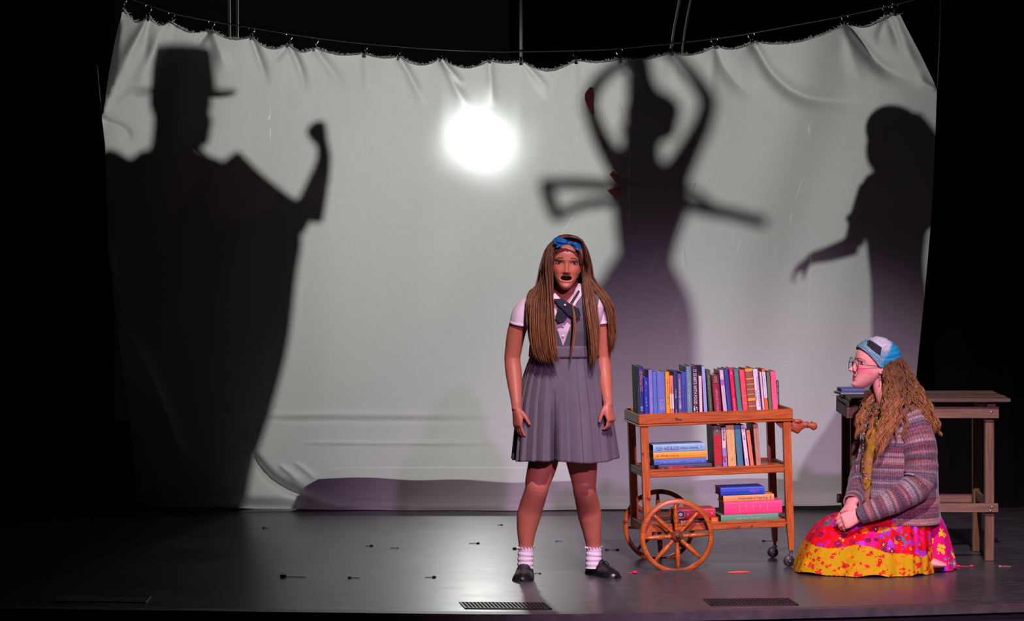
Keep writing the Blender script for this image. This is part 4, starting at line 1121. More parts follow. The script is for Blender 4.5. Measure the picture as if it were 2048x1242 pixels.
rows = [
    # base left, base right, top y, colour, label, lean, extra   (crop pixels)
    (309, 358, 97, (28, 42, 112), 'tall navy book with orange spine print, leftmost in the top row', 0, dict(dp=0.19, marks=[(0.93, 0.55, .55, .85, .022, (214, 120, 80)), (0.93, 0.55, .2, .45, .03, (214, 120, 80)), (.26, .18, .2, .8, .03, (150, 160, 210)), (.11, .04, .2, .8, .035, (214, 120, 80))], side=grid_side)),
    (359, 411, 205, (16, 42, 152), 'short bright blue book second from the left in the top row', 0, dict(marks=[(.9, .1, .4, .6, .09, (170, 180, 230))])),
    (412, 455, 130, (128, 120, 192), 'lavender book beside the short bright blue one in the top row', 0, dict(marks=[(.7, .1, .3, .7, .03, (170, 165, 215))])),
    (456, 496, 148, (84, 120, 196), 'plain light blue narrow book in the top row', 0, dict(dp=0.16)),
    (498, 583, 150, (96, 116, 188), 'wide periwinkle blue book left of the yellow one in the top row', 0, dict(marks=[(.42, .22, .15, .85, .022, (150, 150, 200)), (.14, .06, .3, .7, .04, (50, 55, 110))], bands=[(.415, .42, (150, 150, 200)), (.2, .205, (150, 150, 200))])),
    (585, 626, 150, (238, 162, 16), 'bright yellow narrow book in the top row', 0, dict(marks=[(.84, .3, .35, .65, .045, (150, 95, 20))])),
    (627, 667, 190, (222, 132, 112), 'short salmon book with cream label in the top row', 0, dict(bands=[(.24, .58, (235, 215, 190))], marks=[(.74, .22, .3, .62, .03, (90, 60, 60))])),
    (669, 711, 145, (38, 46, 98), 'dark navy book right of the short salmon one in the top row', 0, dict(dp=0.18, marks=[(.62, .45, .3, .7, .03, (150, 160, 200)), (.2, .04, .3, .7, .03, (150, 160, 200))])),
    (712, 752, 172, (92, 86, 132), 'grey purple book with pale print in the top row', 0, dict(marks=[(.88, .3, .25, .7, .028, (185, 185, 205)), (.3, .22, .2, .8, .02, (215, 215, 225))])),
    (753, 802, 150, (62, 78, 172), 'medium blue book with dark blue print in the top row', 0, dict(dp=0.17, marks=[(.9, .82, .3, .7, .03, NAVY), (.72, .08, .25, .75, .035, NAVY)])),
    (803, 857, 95, (106, 140, 154), 'tall grey teal book left of the black one in the top row', 0, dict(dp=0.19, marks=[(.7, .25, .3, .6, .02, (165, 190, 195)), (.12, .05, .35, .65, .03, (200, 210, 210))])),
    (858, 926, 90, (46, 32, 46), 'tall black book lettered IT STARTS WITH FOOD in white', 0, dict(dp=0.18, text=[('IT STARTS WITH FOOD', .93, .27, .26, .74, WH)], marks=[(.24, .08, .18, .48, .03, WH), (.22, .1, .54, .82, .04, WH)])),
    (930, 962, 195, (236, 204, 204), 'short pale pink thin book beside the black one', 0, {}),
    (978, 1014, 90, (160, 170, 224), 'tall pale periwinkle thin book in the middle of the top row', 1.5, dict(marks=[(.6, .35, .4, .6, .03, (120, 130, 190))])),
    (1028, 1072, 132, (62, 88, 62), 'dark green book with gold title in the top row', 2.2, dict(marks=[(.88, .12, .38, .62, .026, GOLD), (.06, .02, .2, .8, .03, GOLD)])),
    (1087, 1166, 182, (142, 14, 52), 'short wide maroon book with gold ornament in the top row', 3.2, dict(bands=[(.80, .985, (96, 12, 40)), (.0, .06, (84, 12, 36))], marks=[(.96, .82, .2, .8, .03, (170, 130, 90)), (.66, .12, .28, .72, .035, (190, 120, 110))])),
    (1181, 1222, 130, (206, 190, 208), 'pale lavender book with a purple block in the top row', 4.0, dict(bands=[(.68, .80, (170, 95, 200))], marks=[(.6, .1, .4, .6, .03, (170, 155, 180))])),
    (1228, 1274, 120, (52, 66, 138), 'dark blue plain book left of the crimson one in the top row', 4.0, dict(dp=0.17, marks=[(.88, .4, .4, .6, .05, (40, 45, 100))])),
    (1280, 1325, 117, (222, 12, 72), 'crimson red book with pale print in the top row', 4.0, dict(dp=0.17, marks=[(.93, .87, .3, .7, .03, (245, 160, 170)), (.7, .42, .42, .58, .03, (245, 160, 170)), (.38, .04, .35, .65, .025, (250, 180, 190))])),
    (1330, 1380, 120, (70, 132, 120), 'teal green book with a blue band near its foot', 4.0, dict(bands=[(.11, .16, (30, 140, 175))], marks=[(.85, .4, .45, .55, .05, (130, 140, 100))])),
    (1385, 1440, 130, (240, 76, 92), 'coral red book with faint gold lines in the top row', 3.8, dict(bands=[(.66, .668, GOLD), (.44, .448, GOLD), (.28, .288, GOLD), (.10, .108, GOLD)])),
    (1443, 1526, 112, (146, 86, 60), 'wide brown book striped with yellow bands in the top row', 3.8, dict(bands=[(.93, .985, (226, 160, 30)), (.76, .79, (222, 158, 40)), (.655, .672, (218, 160, 60)), (.55, .567, (218, 160, 60)), (.445, .462, (218, 160, 60)), (.32, .375, (230, 165, 25)), (.20, .217, (218, 160, 60)), (.09, .107, (218, 160, 60))])),
    (1528, 1576, 122, (236, 226, 236), 'white book lettered THE ADVENTURES OF TOM SAWYER in red', 3.8, dict(text=[('THE ADVENTURES OF TOM SAWYER', .86, .20, .52, .86, (210, 40, 60)), ('Mark Twain', .55, .34, .10, .40, BLK)], marks=[(.97, .85, .25, .75, .03, (190, 180, 200))])),
    (1578, 1590, 152, (48, 62, 118), 'very thin dark blue book beside the white one', 3.8, {}),
    (1591, 1612, 150, (236, 214, 192), 'thin cream book in the right part of the top row', 3.6, dict(dp=0.14)),
    (1615, 1651, 120, (226, 104, 58), 'orange book with a white spine label in the top row', 3.4, dict(bands=[(.38, .93, (214, 210, 232))], marks=[(.9, .42, .35, .6, .025, (90, 110, 180))])),
    (1655, 1690, 150, (98, 126, 82), 'moss green book near the right end of the top row', 2.6, dict(marks=[(.6, .4, .4, .6, .04, (70, 95, 60))])),
    (1693, 1752, 145, (248, 94, 128), 'bright pink book at the right end of the top row', 2.2, dict(dp=0.16, marks=[(.95, .85, .2, .8, .02, (235, 120, 140)), (.5, .05, .3, .7, .04, (235, 120, 140))])),
]
for a, b, tp, col, lab, lean, ex in rows:
    px0, px1 = bx(a), bx(b)
    base = 700 + (648 - (a - 300) * 0.0365) / 5.12        # shelf surface under the spines
    stand(px0, px1, by(tp), base, col, lab, lean, group=G1, y0=0.024, **ex)
# wire bookend
wire_b = mat('black_wire', (0.008, 0.008, 0.008), 0.4)
bxm = (bx(1758) - 1432.5) / 443
t = thing('wire_bookend', 'black wire bookend at the right end of the top row of books', 'bookend', M=CM @ Matrix.Translation((bxm, 0.03, ZT - 0.0295)))
for i, (p, q) in enumerate([((0, 0, 0), (0, 0, 0.155)), ((0, 0, 0.155), (0, 0.11, 0.155)), ((0, 0.11, 0.155), (0, 0.11, 0)), ((0, 0, 0.130), (0, 0.11, 0.130)), ((0, 0.035, 0.0), (0, 0.035, 0.155)), ((0, 0.075, 0.0), (0, 0.075, 0.155)), ((0, 0, 0.004), (0, 0.11, 0.004)), ((0, 0, 0.10), (0, 0.11, 0.10))]):
    mb = MB(); mb.tube([p, q], 0.0022, 6, ref=(1, 0, 0)); mb.build('wire', wire_b, t, world=False)

def lay(px0, px1, z0, hgt, col, label, y0=0.03, dp=0.15, z=ZS[0], group='', skew=0.0, **k):
    """book lying flat: spine to the front between photo columns, resting z0 above the shelf"""
    S_ = 443.0
    x1 = (px1 - 1432.5) / S_; L_ = (px1 - px0) / S_
    R = Matrix(((0, 0, -1, 0), (0, 1, 0, 0), (1, 0, 0, 0), (0, 0, 0, 1)))
    M = CM @ Matrix.Translation((x1, y0, z + z0 + 0.0006)) @ Matrix.Rotation(skew, 4, 'Z') @ R
    return book(label, M, hgt - 0.0012, L_, dp, col, group=group, **k)
G2 = 'books on the middle shelf'
lay(1316, 1424, 0.0, 0.027, (56, 44, 66), 'dark purple book with red print at the bottom of the lying stack', group=G2, marks=[(.93, .89, .3, .7, .05, (230, 30, 60)), (.82, .52, .2, .8, .025, (230, 30, 60)), (.45, .38, .3, .7, .03, (230, 30, 60))], y0=0.031)
lay(1307, 1413, 0.027, 0.026, (72, 108, 192), 'blue book in the lying stack, second from the bottom', group=G2, marks=[(.88, .5, .35, .6, .03, (150, 180, 225)), (.38, .25, .4, .6, .03, (140, 165, 215)), (.08, .06, .3, .7, .02, (150, 180, 225))])
lay(1306, 1414, 0.053, 0.032, (236, 164, 34), 'yellow orange book in the lying stack, second from the top', group=G2, marks=[(.94, .52, .35, .6, .02, (130, 75, 40)), (.12, .05, .4, .6, .02, (190, 130, 30))])
lay(1306, 1411, 0.085, 0.034, (140, 190, 222), 'light blue book lettered FLESH AND BLOOD PATRICIA CORNWELL atop the lying stack', group=G2, text=[('FLESH AND BLOOD', .94, .50, .24, .72, (30, 38, 58)), ('PATRICIA CORNWELL', .48, .12, .28, .62, (40, 50, 70))], marks=[(.08, .06, .3, .7, .02, (60, 80, 110))], pages=mat('dark_pages', (0.05, 0.045, 0.04), 0.9))
def mx_(p): return 1280 + p / 7.314
def my_(p): return 820 + p / 7.314
def disc_side(t, w_, h, dp):
    a = np.linspace(0, 2 * PI, 28, endpoint=False); mb = MB()
    mb.add([(-0.0008, dp * 0.5 + 0.045 * math.cos(q), h * 0.42 + 0.052 * math.sin(q)) for q in a], [tuple(range(27, -1, -1))]); mb.build('cover_disc', bmat((40, 42, 92)), t, False, world=False)
    mb = MB(); mb.rings([[(-0.0010, dp * 0.5 + r * 0.86 * math.cos(q), h * 0.42 + r * math.sin(q)) for q in a] for r in (0.046, 0.050)], None, False, False); mb.build('disc_ring', bmat((225, 205, 190)), t, False, world=False)
    mb = MB(); mb.box((-0.0010, dp * 0.36, h * 0.40), (-0.0004, dp * 0.42, h * 0.50)); mb.build('disc_mark', bmat((225, 205, 190)), t, False, world=False)
mids = [
    (1095, 1212, 205, (104, 90, 82), 'grey and red ribbed book leaning on the middle shelf', 0.8, dict(dp=0.17, bands=[(.09, .80, (186, 14, 20)), (.79, .80, (150, 140, 120)), (.56, .565, (150, 140, 120)), (.42, .425, (150, 140, 120)), (.31, .315, (150, 140, 120)), (.185, .19, (150, 140, 120))], marks=[(.90, .85, .4, .6, .02, (190, 185, 180)), (.06, .03, .4, .7, .02, (190, 185, 180))])),
    (1221, 1284, 232, (226, 205, 200), 'narrow white and purple book on the middle shelf', 1.0, dict(bands=[(0, .50, (160, 130, 196)), (.20, .30, (225, 120, 140))], marks=[(.98, .70, .2, .75, .03, (80, 70, 100)), (.2, .16, .2, .8, .02, (30, 25, 40))])),
    (1300, 1422, 186, (226, 182, 112), 'thick tan book on the middle shelf', 2.0, dict(dp=0.18, marks=[(.95, .40, .45, .6, .024, (150, 110, 60)), (.33, .04, .45, .6, .026, (150, 110, 60))])),
    (1436, 1528, 192, (60, 126, 148), 'plain teal blue book on the middle shelf', 3.2, dict(dp=0.17)),
    (1556, 1612, 190, (236, 216, 228), 'white narrow book leaning on the middle shelf', 5.0, dict(dp=0.16, marks=[(.96, .86, .3, .7, .03, (80, 75, 110)), (.76, .66, .3, .7, .03, (80, 75, 110)), (.2, .06, .3, .7, .04, (120, 115, 150))])),
    (1630, 1684, 262, (234, 136, 92), 'short orange salmon book leaning on the middle shelf', 5.5, dict(marks=[(.93, .88, .35, .65, .02, (120, 50, 40)), (.7, .06, .4, .6, .03, (190, 90, 60))])),
    (1718, 1790, 176, (190, 142, 112), 'brown book with a dark blue disc on its cover on the middle shelf', 3.2, dict(dp=0.17, side=disc_side, marks=[(.9, .1, .35, .65, .05, (160, 110, 85))])),
]
for a, b, tp, col, lab, lean, ex in mids:
    base = 820 + (832 - (a - 1095) * 0.045) / 7.314
    stand(mx_(a), mx_(b), my_(tp), base, col, lab, lean, z=ZS[0], y0=0.034, group=G2, **ex)
G3 = 'books lying on the bottom shelf'
lay(1439, 1556, 0.0, 0.037, (86, 156, 116), 'green book at the bottom of the right stack on the lowest shelf', z=ZS[1], group=G3, dp=0.17, marks=[(.76, .30, .4, .6, .02, (200, 190, 140))])
lay(1446, 1564, 0.037, 0.058, (244, 66, 122), 'thick hot pink book in the stack on the lowest shelf', z=ZS[1], group=G3, dp=0.16, marks=[(.74 - .12 * k, .73 - .12 * k, .15, .85, .012, (235, 140, 140)) for k in range(5)])
lay(1445, 1548, 0.095, 0.029, (238, 162, 86), 'tan orange book lettered Fundamentals of Organizing in purple', z=ZS[1], group=G3, text=[('Fundamentals of Organizing', .70, .13, .26, .72, (92, 42, 110))], marks=[(.93, .76, .4, .6, .02, (190, 110, 60)), (.075, .05, .15, .85, .03, (110, 60, 110))])
lay(1440, 1529, 0.124, 0.036, (22, 72, 192), 'bright blue book on top of the stack on the lowest shelf', z=ZS[1], group=G3, dp=0.16, marks=[(.47, .455, .3, .7, .02, (140, 80, 190)), (.33, .16, .25, .75, .04, (140, 80, 190))])
def seal(t, w_, h, dp):
    a = np.linspace(0, 2 * PI, 20, endpoint=False)
    mb = MB(); mb.add([(w_ * 0.5 + w_ * 0.40 * math.cos(q), -0.0010, h * 0.86 + 0.020 * math.sin(q)) for q in a], [tuple(range(20))]); mb.build('seal', bmat((215, 205, 210)), t, False, world=False)
    mb = MB(); mb.rings([[(w_ * 0.5 + r * w_ * 0.40 * math.cos(q), -0.0013, h * 0.86 + r * 0.020 * math.sin(q)) for q in a] for r in (0.5, 0.9)], None, False, False); mb.build('seal_ring', bmat((30, 26, 44)), t, False, world=False)
lay(1322, 1415, 0.0, 0.026, (60, 40, 36), 'dark book under the red one on the lowest shelf', z=ZS[1], group=G3, dp=0.13, y0=0.045, marks=[(.6, .3, .2, .8, .03, (190, 180, 160))])
lay(1346, 1428, 0.026, 0.044, (190, 28, 52), 'red book with a round pale seal behind the front wheel', z=ZS[1], group=G3, dp=0.14, side=seal, marks=[(.70, .64, .3, .7, .03, (225, 160, 160)), (.10, .07, .4, .6, .02, (230, 190, 190))])
stand(1419, 1434, 1030, 1042, (214, 120, 52), 'small orange book wedged between the two stacks on the lowest shelf', z=ZS[1], dp=0.12, y0=0.030, group=G3, marks=[(.6, .4, .3, .7, .1, (240, 190, 120))])

# ------------------------------------------------------------------ wooden table behind the kneeling girl
tw = wood('table_plank', (0.050, 0.026, 0.016), (0.115, 0.062, 0.036), 0.6, (2, 26, 26))
tl = wood('table_leg_wood', (0.090, 0.042, 0.016), (0.20, 0.10, 0.042), 0.6, (26, 26, 2))
ta = wood('table_apron_wood', (0.100, 0.050, 0.022), (0.20, 0.105, 0.048), 0.6, (2, 30, 30))
dT = 15.24
pl = W(1700, 797, dT); pr = W(2023, 797, dT)
Zt = pl[2]; TY = pl[1]; TD = 0.60
tx0, tx1 = pl[0], pr[0]
table = thing('wooden_table', 'rough brown plank table on square legs behind the kneeling girl', 'table', ((tx0 + tx1) / 2, TY + TD / 2, 0))
for k in range(4):
    ya = TY + TD * k / 4; mb = MB(); mb.box((tx0 + 0.004 * (k % 2), ya + 0.0012, Zt - 0.018), (tx1 - 0.003 * ((k + 1) % 2), ya + TD / 4 - 0.0012, Zt + 0.001 * (k % 2)), bev=0.003); mb.build('plank', tw, table, False)
ax0, ax1 = tx0 - 0.028 + 0.04, W(2001, 800, dT)[0]
az1, az0 = W(0, 815, dT)[2], W(0, 838, dT)[2]
for ya in (TY + 0.045, TY + TD - 0.075):
    mb = MB(); mb.box((ax0 - 0.022, ya, az0), (ax1, ya + 0.03, az1), bev=0.002); mb.build('apron', ta, table, False)
for xa in (ax0 - 0.022, ax1 - 0.055):
    mb = MB(); mb.box((xa, TY + 0.08, az0), (xa + 0.03, TY + TD - 0.08, az1 + 0.01), bev=0.002); mb.build('end_apron', ta, table, False)
    mb = MB(); mb.box((xa, TY + 0.04, az1), (xa + 0.04, TY + TD - 0.05, Zt - 0.018), bev=0.002); mb.build('cleat', tw, table, False)
lw = 0.042
lx1 = W(1970, 1000, dT + 0.08)[0]; lx0 = ax0
for x in (lx0, lx1):
    for ya in (TY + 0.076, TY + TD - 0.118):
        mb = MB(); mb.box((x, ya, 0.0), (x + lw, ya + lw, Zt - 0.02), bev=0.003); mb.build('leg', tl, table, False)
    mb = MB(); mb.box((x + 0.012, TY + 0.118, 0.245), (x + 0.034, TY + TD - 0.118, 0.29), bev=0.002); mb.build('side_stretcher', tl, table, False)
sz1, sz0 = W(0, 1009, dT)[2], W(0, 1027, dT)[2]
mb = MB(); mb.box((lx0 - 0.02, TY + 0.050, sz0), (W(2000, 800, dT)[0], TY + 0.076, sz1), bev=0.002); mb.build('stretcher', ta, table, False)
mb = MB(); mb.box((lx0 - 0.02, TY + TD - 0.076, sz0), (W(2000, 800, dT)[0], TY + TD - 0.05, sz1), bev=0.002); mb.build('stretcher', ta, table, False)
for px, py, yy in ((1985, 826, TY + 0.044), (1987, 1016, TY + 0.049), (1984, 1024, TY + 0.049)):
    p = W(px, py, dT); mb = MB(); mb.ball((p[0], yy, p[2]), (0.006, 0.002, 0.006)); mb.build('screw', steel, table)
def flat_book(px0, px1, d0, z, hgt, dp, col, label, rot, pages=None):
    c = W(px0, 790, d0); R = Matrix(((0, 0, -1, 0), (0, 1, 0, 0), (1, 0, 0, 0), (0, 0, 0, 1)))
    L_ = (px1 - px0) * d0 / F_PX
    M = Matrix.Translation((c[0] + L_, d0 - 15, z)) @ Matrix.Rotation(rot, 4, 'Z') @ R
    book(label, M, hgt, L_, dp, col, group='books on the table', pages=pages)
flat_book(1681, 1728, 15.50, Zt + 0.0015, 0.010, 0.16, (150, 145, 170), 'thin grey book under the blue one on the table', 0.12)
flat_book(1683, 1730, 15.52, Zt + 0.012, 0.016, 0.17, (92, 108, 172), 'blue covered book on the left end of the wooden table', 0.05, mat('brown_pages', (0.12, 0.07, 0.04), 0.9))
# ------------------------------------------------------------------ the standing girl
dG = 14.57
def g(px, py, dy=0.0): return W(px, py, dG + dy)
KG = dG / F_PX
gb = FL(1128, 1150)
girl = thing('person', 'standing girl in grey pinafore dress and white blouse with mouth wide open', 'person', gb)
TG = np.array([  # py, cx, half width px, half depth m, forward offset m
    (572, 1136, 25, .046, -.085), (584, 1134, 40, .058, -.080), (590, 1131, 60, .070, -.078), (598, 1130, 74, .080, -.075), (612, 1129, 79, .088, -.070), (635, 1128, 75, .098, -.062),
    (660, 1128, 67, .100, -.050), (690, 1128, 59, .092, -.030), (715, 1128, 60, .094, -.020), (745, 1128, 68, .104, -.010), (800, 1128, 76, .112, .0), (850, 1128, 74, .106, .0), (872, 1128, 55, .08, .0)])
def torso_rings(n, off=0.0, y0=572, y1=872, m=50, tab=TG, cam=g):
    ys_ = np.linspace(y0, y1, m)
    T_ = np.stack([np.interp(ys_, tab[:, 0], tab[:, k]) for k in range(1, 5)], 1)
    ker = np.array([1, 1, 1.]) / 3
    for _ in range(2): T_[1:-1] = np.stack([np.convolve(T_[:, k], ker, 'valid') for k in range(4)], 1)
    th = np.linspace(0, 2 * PI, n, endpoint=False)
    R, PX = [], []
    for yv, (cx, hw, hd, dy) in zip(ys_, T_):
        c = cam(cx, yv, dy); a = hw * KG + off; b = hd + off
        s_, c_ = np.sin(th), np.cos(th)
        R.append(np.stack([c[0] + a * np.sign(c_) * np.abs(c_) ** 0.92, c[1] + b * np.sign(s_) * np.abs(s_) ** 0.92, np.full(n, c[2])], 1))
    return np.array(R), ys_, th
def chest_y(px, py):
    cx, hw, hd, dy = [np.interp(py, TG[:, 0], TG[:, k]) for k in range(1, 5)]
    return dy - hd * math.sqrt(max(0.03, 1 - ((px - cx) / hw) ** 2))
skin_g = srgb(184, 108, 84)
mb = MB()
R, _, _ = torso_rings(40); mb.rings(R)
HG = 0.224
HGM = frame((0.0, -1, -0.10), (0.045, 0, 1), g(1133, 523.5, -0.155))
add_head(mb, HGM, HG, 'open')
limb(mb, [g(1135, 612, -.05), g(1135, 590, -.075), g(1134, 560, -.105), g(1134, 545, -.115)], [(.052, .056), (.048, .050), (.047, .047), (.046, .046)])
limb(mb, [g(1072, 608, -.06), g(1058, 620, -.05), g(1036, 654, -.03), g(1026, 705, -.01), g(1025, 722, -.01), g(1028, 752, -.03), g(1033, 805, -.09), g(1033, 820, -.10)], [.026, .036, .041, .036, .035, .035, .0235, .022])
limb(mb, [g(1182, 608, -.06), g(1194, 620, -.05), g(1204, 655, -.03), g(1206, 705, -.01), g(1207, 720, -.01), g(1209, 752, -.03), g(1215, 798, -.10), g(1216, 812, -.11)], [.026, .034, .037, .034, .033, .032, .022, .021])
add_hand(mb, g(1033, 818, -.10), g(1037, 870, -.11) - g(1033, 818, -.10), (0.55, -0.85, 0.0), (0.85, 0.55, 0), (.22, .25, .28, .30), 0.84, tcurl=0.2)
add_hand(mb, g(1216, 808, -.11), g(1225, 850, -.12) - g(1216, 808, -.11), (-0.55, -0.85, 0.0), (-0.85, 0.55, 0), (.55, .65, .75, .8), 0.82, tcurl=0.4)
limb(mb, [g(1096, 835, .02), g(1092, 880, .02), g(1086, 925, .01), g(1076, 962, .0), g(1073, 980, .0), g(1063, 1012, .05), g(1057, 1035, .07), g(1053, 1065, .08), g(1052, 1095, .09), g(1051, 1132, .09)], [.080, .070, .065, .056, .051, .053, .052, .041, .031, .026])
limb(mb, [g(1156, 835, .0), g(1159, 880, .0), g(1164, 925, .03), g(1168, 962, .04), g(1169, 980, .04), g(1176, 1012, .12), g(1180, 1035, .15), g(1184, 1065, .17), g(1187, 1095, .19), g(1188, 1128, .19)], [.088, .082, .068, .055, .050, .052, .051, .040, .031, .026])
def foot_line(toe, dirn, L_):
    toe = np.array(toe); d = nrm((dirn[0], dirn[1], 0)); return toe - d * L_, toe
FEET = (foot_line(FL(1043, 1163.5), (-0.10, -1), 0.235), foot_line(FL(1233, 1157), (0.48, -0.88), 0.235))
for hl, to in FEET:
    pa, pt = hl * .78 + to * .22, hl * .2 + to * .8
    pa = pa.copy(); pt = pt.copy(); pa[2] = .036; pt[2] = .020; mb.tube([pa * 1.1 - pt * .1, pa, pa * .5 + pt * .5, pt], [.020, .024, .017, .010], 12, sub=3)
v, f = fuse(mb, 0.0034, 2)
c = head_colors(v, HGM, HG, skin_g, srgb(226, 98, 96), srgb(214, 84, 80), 'open', 0.45)
for cx, cy in ((1070, 982), (1172, 985)):                       # darker knees
    q = g(cx, cy, -0.03); dd = np.exp(-np.sum((v - q) ** 2, 1) / 0.032 ** 2)[:, None] * 0.45
    c = c * (1 - dd) + np.array(srgb(120, 62, 52)) * dd
b = MB(); b.add(v, f, c); b.build('body', SKIN, girl, vcol=True)
def face_bits(M, H, mouth, root, iris, browc, eye_t=0.490, ex=0.148, big=1.0, lid=(0.03, 0.012, 0.01), gaze=0.0, brow_tilt=0.012):
    white = mat('eye_white', (0.40, 0.35, 0.33), 0.3); irm = mat('iris_%d_%d_%d' % iris, srgb(*iris), 0.2); pup = mat('pupil', (0.004, 0.004, 0.004), 0.1)
    lidm = mat('lashes', lid, 0.7); brm = mat('brow_%d_%d_%d' % browc, srgb(*browc), 0.8)
    for sx in (-1, 1):
        y0 = face_y(H, mouth, sx * ex, eye_t)
        cen = np.array([sx * ex * H, y0 - 0.0040, (eye_t - 0.5) * H])
        e = MB(); e.ball(cen, np.array([0.062, 0.036, 0.034]) * H, 18, 12); e.v = [xf(M, q) for q in e.v]
        eo = e.build('eye', white, root)
        ic = cen + np.array([gaze * H, 0.0355 * H, 0.004 * H])
        e = MB(); e.ball(ic, np.array([0.028, 0.004, 0.029]) * H, 14, 8); e.v = [xf(M, q) for q in e.v]; e.build('iris', irm, eo)
        e = MB(); e.ball(ic + (0, 0.003 * H, 0), np.array([0.011, 0.003, 0.011]) * H, 10, 6); e.v = [xf(M, q) for q in e.v]; e.build('pupil', pup, eo)
        pts = [(-.066, .002), (-.035, .026), (0, .033), (.035, .028), (.070, .002)]
        e = MB(); e.tube([xf(M, cen + np.array([a * sx, 0.034 - abs(a) * 0.12, z]) * H) for a, z in pts], np.array([.006, .010, .011, .010, .006]) * H, 6, sub=4); e.build('eyelash', lidm, eo)
        pts = [(-.085, .0 + brow_tilt), (-.03, .012 + brow_tilt * .4), (.03, .012 - brow_tilt * .3), (.095, -.012 - brow_tilt)]
        e = MB()
        P = []
        for a, z in pts:
            bx_ = (ex + a) ; bt = eye_t + 0.085 + z
            P.append(xf(M, np.array([sx * bx_ * H, face_y(H, mouth, sx * bx_, bt) + 0.0008, (bt - 0.5) * H])))
        e.tube(P, np.array([(.006, .013), (.006, .013), (.005, .010), (.003, .005)]) * H, 6, ref=np.array(M)[:3, 1], sub=4); e.build('eyebrow', brm, root)
face_bits(HGM, HG, 'open', girl, (58, 56, 56), (84, 48, 38), brow_tilt=0.020, eye_t=0.512)
# teeth edge in the open mouth
e = MB(); yv = face_y(HG, 'open', 0.13, 0.21)
P = [xf(HGM, np.array([a * HG, 0.078 - 0.10 * abs(a) ** 1.6, (0.268 - 0.5 - 0.25 * a * a) * HG])) for a in np.linspace(-.07, .07, 9)]
e.tube(P, [(.004, .0022)] * 9, 6); e.build('teeth', mat('teeth', (0.35, 0.26, 0.22), 0.4), girl)

# blouse
blouse_m = mat('white_blouse', srgb(226, 208, 214), 0.8, noise=0.05, nscale=25, bump=0.25, bscale=40)
R, ys_, th = torso_rings(160, 0.006, 584, 716, 90)
keep = np.ones((89, 160), bool)
for i in range(89):
    for j in range(160):
        p = R[i, j]; px = 1024 + p[0] * F_PX / (p[1] + 15)
        if math.sin(th[j]) < 0 and abs(px - 1134) < np.interp(ys_[i], [584, 600, 614], [27, 20, 1]): keep[i, j] = False
mb = MB(); mb.rings(R, None, False, False, keep=keep); mb.build('blouse', blouse_m, girl)
def sleeve(pts, rad, name, m):
    P = resample(np.array(pts), 22); r = resample(np.array(rad, float), 22)
    RR = tube_rings(P, r, 40, ref=(0, 1, 0))
    cen = P[:, None]; q = np.linspace(0, 2 * PI, 40, endpoint=False)
    w_ = 1 + 0.03 * np.sin(7 * q[None] + np.linspace(0, 2, 22)[:, None]) * np.linspace(1, .3, 22)[:, None]
    RR = cen + (RR - cen) * w_[..., None]
    mb = MB(); mb.rings(RR, None, False, False); o = mb.build(name, m, girl)
    md = o.modifiers.new('thick', 'SOLIDIFY'); md.thickness = 0.003
    e = MB(); e.rings(tube_rings(P[-3:] * 1.0, r[-3:] * 1.04 + 0.001, 40), None, False, False); e.build('cuff', m, o).modifiers.new('thick', 'SOLIDIFY').thickness = 0.003
sleeve([g(1082, 602, -.07), g(1067, 605, -.06), g(1054, 616, -.05), g(1044, 632, -.045), g(1041, 649, -.04)], [.026, .036, .044, .047, .046], 'sleeve', blouse_m)
sleeve([g(1174, 602, -.07), g(1187, 605, -.06), g(1196, 616, -.05), g(1202, 630, -.045), g(1204, 645, -.04)], [.026, .034, .040, .042, .041], 'sleeve', blouse_m)
# pinafore bodice with a deep V
pin_m = mat('grey_pinafore', srgb(96, 90, 98), 0.75, noise=0.08, nscale=18, bump=0.2, bscale=700)
N_ = 420
R, ys_, th = torso_rings(N_, 0.013, 582, 700, 190)
keep = np.zeros((189, N_), bool)
for i in range(189):
    yv = (ys_[i] + ys_[i + 1]) / 2
    for j in range(N_):
        p = (R[i, j] + R[i + 1, (j + 1) % N_]) / 2
        px = 1024 + p[0] * F_PX / (p[1] + 15)
        frontal = math.sin(th[j]) < 0
        vl = np.interp(yv, [582, 600, 643, 689], [1100, 1103, 1110, 1126]); vr = np.interp(yv, [582, 600, 643, 689], [1161, 1156, 1143, 1127])
        ol = np.interp(yv, [582, 595, 635, 665, 700], [1062, 1058, 1064, 1062, 1050]); orr = np.interp(yv, [582, 595, 643, 670, 700], [1194, 1197, 1190, 1186, 1200])
        ok = ol < px < orr
        if frontal and yv < 689 and vl < px < vr: ok = False
        keep[i, j] = ok
mb = MB(); mb.rings(R, None, False, False, keep=keep); o = mb.build('bodice', pin_m, girl); o.modifiers.new('thick', 'SOLIDIFY').thickness = 0.004
